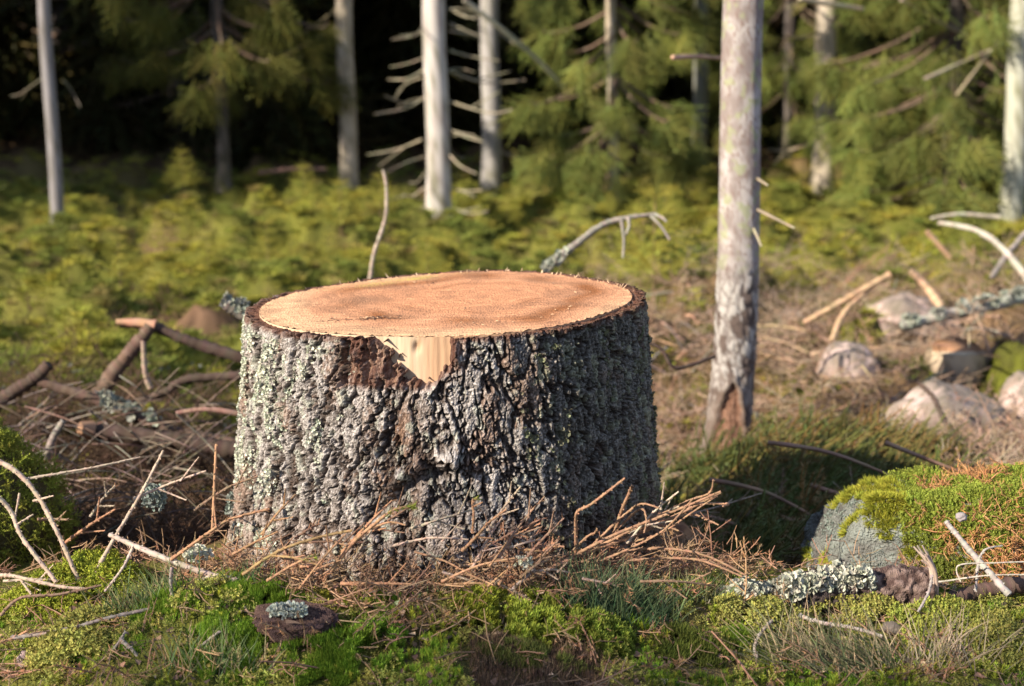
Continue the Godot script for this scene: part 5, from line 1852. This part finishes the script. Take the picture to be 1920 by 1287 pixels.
	for i in 96:
		var u := (i + rng.randf()) / 96.0
		var b := fa.lerp(fb, u) + Vector3(0, -0.012 * u * (1.0 - u), 0)
		var side := 1.0 if i % 2 else -1.0
		var out := (fd * 0.45 + Vector3(0, 0.75, 0.25) * side + Vector3(jit(0.12), jit(0.12), 0.3 + jit(0.2))).normalized()
		var c2 := tint(Color(0.085, 0.15, 0.07), 0.2, 0.06)
		ns.blade(b, b + out * rng.randf_range(0.010, 0.0145) * (1.0 - 0.4 * u), out.cross(Vector3(0.2, 0.1, 1.0)).normalized() * 0.0007, Vector3.ZERO, 2, c2, c2 * 1.25)
	tag(put("needles", ns.done(), mat("grass_blade"), fir), "", "", "", "stuff")
	for row in [["small reddish round lump in the moss at lower right", 1822, 1176, 1.745, Vector3(0.014, 0.009, 0.012), Color(0.17, 0.075, 0.055), "stone"], ["grey pebble in the moss left of the reddish lump", 1757, 1184, 1.735, Vector3(0.008, 0.006, 0.008), Color(0.22, 0.205, 0.19), "pebble"],
			["dull grey stone half sunk in litter left of the grey pebble", 1675, 1186, 1.735, Vector3(0.015, 0.009, 0.012), Color(0.15, 0.125, 0.11), "stone"], ["pale pinkish stone at the right edge near the corner", 1905, 1220, 1.71, Vector3(0.024, 0.010, 0.018), Color(0.30, 0.25, 0.25), "stone"],
			["pinkish stone in the litter at the lower left corner", 52, 1246, 1.70, Vector3(0.014, 0.012, 0.012), Color(0.33, 0.24, 0.235), "stone"]]:
		var o := put(row[6], stone_mesh(row[4], row[1] * 0.01, 0.5, [row[5], row[5] * 0.8, row[5] * 0.65], [], 24, 16), mat("granite"))
		var sp_ := on(row[1], row[2], 1.5, 2.0)
		o.position = sp_ + Vector3(0, row[4].y * 0.35, 0)
		tag(o, row[0], row[6])
	# cowberry shoots
	for row in [["low berry shoot with dull reddish leaves before the stump's foot", 745, 1152, 790, 1128, 1.78, 7], ["grey-green leafy berry shoot right of the bark lump", 700, 1150, 815, 1150, 1.77, 8], ["small leafy berry shoot with grey-green leaves in the moss", 800, 1165, 850, 1140, 1.775, 5]]:
		var a := at(row[1], row[2], row[5])
		var e := at(row[3], row[4], row[5]) - a
		t = thing("berry_shoot", row[0], "plant", a, "leafy berry shoots before the stump")
		put("stem", limb([Vector3.ZERO, e * 0.5 + Vector3(0, 0.008, 0), e], 0.0008, 0.0006, Color(0.22, 0.13, 0.09), 5, 4), mat("limb"), t)
		for k in row[6]:
			var u: float = (k + 0.5) / float(row[6])
			var b: Vector3 = e * u + Vector3(0, 0.016 * u * (1.0 - u) * 2.0, 0)
			var out := Vector3(jit(1.0), 0.5 + jit(0.6), jit(0.8)).normalized()
			var leaf := Shape.new()
			var col := tint([Color(0.13, 0.15, 0.10), Color(0.20, 0.12, 0.10), Color(0.09, 0.12, 0.05)][k % 3], 0.2, 0.06)
			var side := out.cross(Vector3(jit(1), 0.6, 1)).normalized()
			var l := rng.randf_range(0.010, 0.016)
			var m: Vector3 = b + out * l * 0.5
			leaf.tri(b, m - side * l * 0.24, m + Vector3(0, 0.001, 0), col, col)
			leaf.tri(b, m + Vector3(0, 0.001, 0), m + side * l * 0.24, col, col)
			leaf.tri(m - side * l * 0.24, b + out * l, m + Vector3(0, 0.001, 0), col, col)
			leaf.tri(m + Vector3(0, 0.001, 0), b + out * l, m + side * l * 0.24, col, col)
			put("leaf", leaf.done(), mat("berry_leaf", 0.45, 0.5, 0.2), t)


func twigs() -> void:
	var pale := Color(0.40, 0.31, 0.24)
	var rust := Color(0.36, 0.21, 0.125)
	var grey := Color(0.25, 0.21, 0.19)
	var brown := Color(0.24, 0.155, 0.11)
	twig("gnarled twig from the left edge bending down over the mossy hump", [[-10, 862, 1.95], [30, 885, 1.94], [70, 930, 1.93], [110, 1005, 1.9], [148, 1092, 1.88]], 11, 8, pale, "", [[[[40, 900, 1.94], [100, 890, 1.95], [180, 876, 1.97], [262, 858, 2.0]], 6], [[[36, 925, 1.93], [28, 970, 1.92]], 5], [[[62, 940, 1.93], [100, 930, 1.92]], 5]])
	twig("twig hanging down along the left edge", [[-10, 925, 1.9], [20, 960, 1.9], [42, 1010, 1.88], [105, 1092, 1.85]], 9, 8, pale, "", [[[[30, 985, 1.89], [62, 965, 1.9]], 5]])
	twig("knobbly twig lying level at the left edge", [[-10, 1078, 1.86], [30, 1082, 1.85], [110, 1100, 1.84], [160, 1105, 1.84]], 9, 6, pale, "", [[[[36, 1084, 1.85], [60, 1118, 1.83]], 6]], 40)
	twig("straight bare twig slanting up left of the stump", [[306, 845, 1.98], [262, 930, 1.95], [214, 1010, 1.92], [165, 1100, 1.88]], 5, 9, pale)
	twig("upright thin twig beside the stump's left side", [[405, 833, 1.95], [402, 905, 1.93], [398, 995, 1.92]], 5, 6, rust)
	twig("thick knobbly pale branch running from left to the stump's foot", [[205, 1003, 1.86], [290, 1040, 1.83], [400, 1080, 1.81], [480, 1098, 1.80], [620, 1135, 1.79]], 10, 15, Color(0.43, 0.345, 0.29), "", [[[[400, 1078, 1.81], [350, 1100, 1.80], [290, 1135, 1.79]], 9], [[[250, 1024, 1.84], [230, 1065, 1.83], [196, 1110, 1.82]], 7]], 90)
	twig("curving rusty twig rising from the knobbly branch toward the stump", [[320, 1050, 1.82], [390, 1000, 1.82], [430, 975, 1.83], [505, 955, 1.84]], 7, 5, rust, "", [[[[405, 990, 1.82], [400, 940, 1.83]], 4]], 40)
	twig("rusty twig with green needle tip rising before the stump's middle", [[620, 1072, 1.76], [660, 1020, 1.76], [700, 985, 1.76], [738, 957, 1.765], [775, 950, 1.77]], 9, 5, rust, "", [[[[690, 993, 1.76], [730, 980, 1.76], [760, 985, 1.755]], 5], [[[655, 1026, 1.76], [610, 1010, 1.77]], 5]], 130, true)
	twig("long thin twig sloping up before the stump's left half", [[455, 1078, 1.78], [520, 1035, 1.78], [590, 1010, 1.78], [660, 995, 1.78]], 7, 5, Color(0.33, 0.22, 0.11), "", [[[[505, 1042, 1.78], [560, 1048, 1.77], [600, 1062, 1.77]], 5]], 50)
	twig("twig with a bright green tuft before the stump's left foot", [[500, 1090, 1.77], [540, 1065, 1.77], [570, 1050, 1.77], [590, 1046, 1.77]], 6, 4, rust, "", [], 60, true)
	twig("little upright rusty sprig before the stump's middle", [[886, 1000, 1.78], [888, 965, 1.78], [886, 940, 1.78], [895, 935, 1.78]], 6, 4, rust, "", [[[[889, 950, 1.78], [905, 942, 1.78]], 4]], 22, true)
	twig("bare rusty twig slanting right before the stump's middle", [[866, 1034, 1.78], [892, 1008, 1.78], [915, 982, 1.78], [950, 955, 1.78]], 7, 4, rust, "", [[[[893, 1008, 1.78], [925, 1010, 1.78]], 4]], 14)
	twig("grey lichened twig standing in the grass at lower left", [[322, 1065, 1.77], [320, 1100, 1.77], [330, 1160, 1.76], [334, 1225, 1.75]], 7, 8, grey, "", [[[[330, 1160, 1.76], [356, 1156, 1.755]], 5]])
	twig("grey straight twig lying toward the lower left", [[20, 1197, 1.73], [120, 1182, 1.73], [200, 1160, 1.74], [285, 1142, 1.76]], 9, 7, grey)
	twig("dark twig rising from the grass at the bottom left", [[300, 1275, 1.66], [345, 1240, 1.67], [380, 1210, 1.68], [412, 1184, 1.69]], 9, 6, grey, "", [[[[372, 1216, 1.68], [392, 1222, 1.67]], 4]])
	twig("forked grey stick standing in the litter at lower left", [[192, 1250, 1.69], [222, 1205, 1.70], [235, 1185, 1.71]], 6, 5, grey, "", [[[[225, 1200, 1.7], [250, 1222, 1.69], [268, 1252, 1.68]], 9]])
	twig("brown needled sprig at the left edge near the bottom", [[0, 1205, 1.72], [30, 1195, 1.73], [55, 1180, 1.73]], 6, 4, rust, "", [], 50)
	twig("short twig bridging the moss at far left", [[0, 1155, 1.78], [38, 1122, 1.79], [110, 1115, 1.80], [190, 1098, 1.82]], 7, 5, brown)
	twig("knobbly cone-brown twig slanting down at the bottom centre", [[872, 1202, 1.72], [842, 1230, 1.71], [815, 1258, 1.70]], 11, 12, rust)
	twig("thick cone-brown twig lying at the bottom edge", [[782, 1262, 1.68], [825, 1272, 1.675], [890, 1282, 1.67]], 16, 18, rust)
	twig("crooked brown twig standing in the moss right of the bottom centre", [[1122, 1140, 1.77], [1132, 1180, 1.75], [1142, 1210, 1.74], [1156, 1248, 1.73]], 8, 8, brown, "", [[[[1131, 1172, 1.75], [1150, 1150, 1.75]], 6]])
	twig("short upright grey twig in the starry moss", [[997, 1150, 1.76], [994, 1180, 1.75], [993, 1205, 1.75]], 10, 6, Color(0.36, 0.31, 0.29))
	twig("grey twig leaning on needles right of the stump's foot", [[1003, 1066, 1.78], [978, 1090, 1.775], [940, 1125, 1.77]], 8, 6, grey)
	twig("grey bent twig in the grass right of the bright moss strip", [[1448, 1164, 1.76], [1425, 1190, 1.74], [1415, 1215, 1.73], [1420, 1235, 1.72]], 7, 6, grey)
	twig("long grey twig lying in front of the lichened log", [[1498, 1154, 1.78], [1540, 1168, 1.765], [1600, 1178, 1.755], [1655, 1194, 1.745]], 8, 7, Color(0.33, 0.275, 0.24))
	twig("thin grey twig slanting before the torn splinter", [[1748, 1078, 1.83], [1742, 1110, 1.82], [1722, 1148, 1.80]], 6, 5, Color(0.30, 0.255, 0.24))
	twig("bent pale grass-thin stalk over the mossy boulder's foot", [[1802, 1092, 1.80], [1798, 1061, 1.81], [1870, 1056, 1.82], [1925, 1054, 1.83]], 3, 3, Color(0.50, 0.43, 0.35))
	twig("level pale thin stalk right of the torn splinter", [[1760, 1092, 1.82], [1850, 1080, 1.82], [1930, 1078, 1.83]], 3.5, 3, Color(0.50, 0.43, 0.35))
	twig("thin stalk bent over at the bottom right of centre", [[1135, 1250, 1.69], [1190, 1258, 1.685], [1235, 1268, 1.68], [1250, 1290, 1.67]], 3.5, 3, Color(0.44, 0.37, 0.28))
	twig("two-armed dry needle pair in front of the bark lump", [[540, 1234, 1.70], [556, 1205, 1.70], [566, 1186, 1.705]], 3, 2.5, Color(0.45, 0.29, 0.21), "", [[[[556, 1228, 1.70], [568, 1205, 1.70], [580, 1180, 1.705]], 3]])
	twig("pale dry stalks left of the bark lump", [[456, 1138, 1.74], [475, 1160, 1.735], [495, 1190, 1.73]], 5, 3, Color(0.40, 0.27, 0.2), "", [[[[458, 1140, 1.74], [482, 1170, 1.735], [496, 1192, 1.728]], 4]])
	twig("dark tiny fir-like sprig standing in the gap right of the grass", [[1412, 1105, 2.02], [1418, 1085, 2.02], [1424, 1060, 2.02]], 5, 4, Color(0.09, 0.10, 0.085), "", [], 70, true)
	# the dry bough fanned out at the stump's right foot
	var fan := []
	for r in [[[1010, 1078], [1090, 1035], [1160, 1000], [1250, 965], [1352, 922], 8], [[1040, 1062], [1150, 1012], [1270, 952], [1360, 945], [1356, 950], 7], [[1080, 1040], [1080, 1000], [1082, 962], [1110, 945], [1172, 897], 8],
			[[1100, 1035], [1150, 985], [1185, 955], [1205, 945], [1236, 953], 6], [[1150, 1010], [1165, 960], [1178, 930], [1183, 918], [1186, 912], 8], [[1140, 1020], [1220, 975], [1290, 940], [1330, 925], [1338, 900], 6],
			[[1090, 1055], [1190, 1032], [1260, 1030], [1330, 1045], [1400, 1080], 7], [[1110, 1060], [1200, 1050], [1290, 1048], [1340, 1060], [1392, 1082], 6], [[1160, 1005], [1215, 985], [1290, 965], [1325, 975], [1348, 985], 5],
			[[1120, 1030], [1150, 1000], [1200, 955], [1212, 975], [1208, 1000], 5], [[960, 1100], [990, 1060], [1030, 1030], [1045, 1025], [1058, 1026], 6], [[1020, 1075], [1060, 1045], [1100, 1008], [1115, 1000], [1120, 992], 6],
			[[1180, 1000], [1230, 985], [1280, 1000], [1262, 1010], [1255, 1020], 5], [[1060, 1070], [1130, 1050], [1200, 1020], [1250, 990], [1300, 935], 6], [[1100, 1060], [1180, 1020], [1240, 1000], [1300, 960], [1345, 930], 5]]:
		var q := []
		for i in 5:
			q.append([r[i][0], r[i][1], 1.83 - 0.02 * i + 0.06 * (float(r[i][0]) - 960.0) / 400.0 + jit(0.008)])
		fan.append([q, r[5]])
	twig("rusty dry spruce bough fanned out at the stump's right foot", [[930, 1112, 1.78], [1010, 1078, 1.80], [1090, 1040, 1.83], [1200, 1000, 1.86], [1350, 925, 1.86]], 11, 6, Color(0.30, 0.18, 0.115), "", fan, 160, false, "dry_bough")
	# smaller dead twigs tangled about the stump's foot
	for i in 46:
		var u := rng.randf_range(0.0, 960.0) if i < 34 else rng.randf_range(900.0, 1250.0)
		var v := rng.randf_range(990.0, 1105.0) if u > 430.0 else rng.randf_range(930.0, 1105.0)
		var d := 1.76 + 0.10 * (1105.0 - v) / 130.0 + (0.12 if u < 430.0 else 0.0)
		var a := rng.randf_range(-0.5, 1.1)
		var l := rng.randf_range(45.0, 150.0)
		var kids := []
		for k in 2:
			var s := 0.35 + 0.3 * k
			var a2 := a + rng.randf_range(0.5, 0.9) * (1.0 if k else -1.0)
			kids.append([[[u + cos(a) * l * s, v - sin(a) * l * s, d], [u + cos(a) * l * s + cos(a2) * l * 0.22, v - sin(a) * l * s - sin(a2) * l * 0.22, d], [u + cos(a) * l * s + cos(a2) * l * 0.38, v - sin(a) * l * s - sin(a2) * l * 0.38, d - 0.01]], 4])
		twig("small dead twig in the rusty tangle round the stump's foot", [[u, v, d], [u + cos(a) * l * 0.5, v - sin(a) * l * 0.5 - l * rng.randf_range(0.0, 0.08), d + jit(0.015)], [u + cos(a) * l, v - sin(a) * l, d + jit(0.02)]], rng.randf_range(4.5, 7.5), 3.5, tint([rust, brown, pale][i % 3], 0.2, 0.06), "small dead twigs round the stump's foot", kids, rng.randi() % 30)
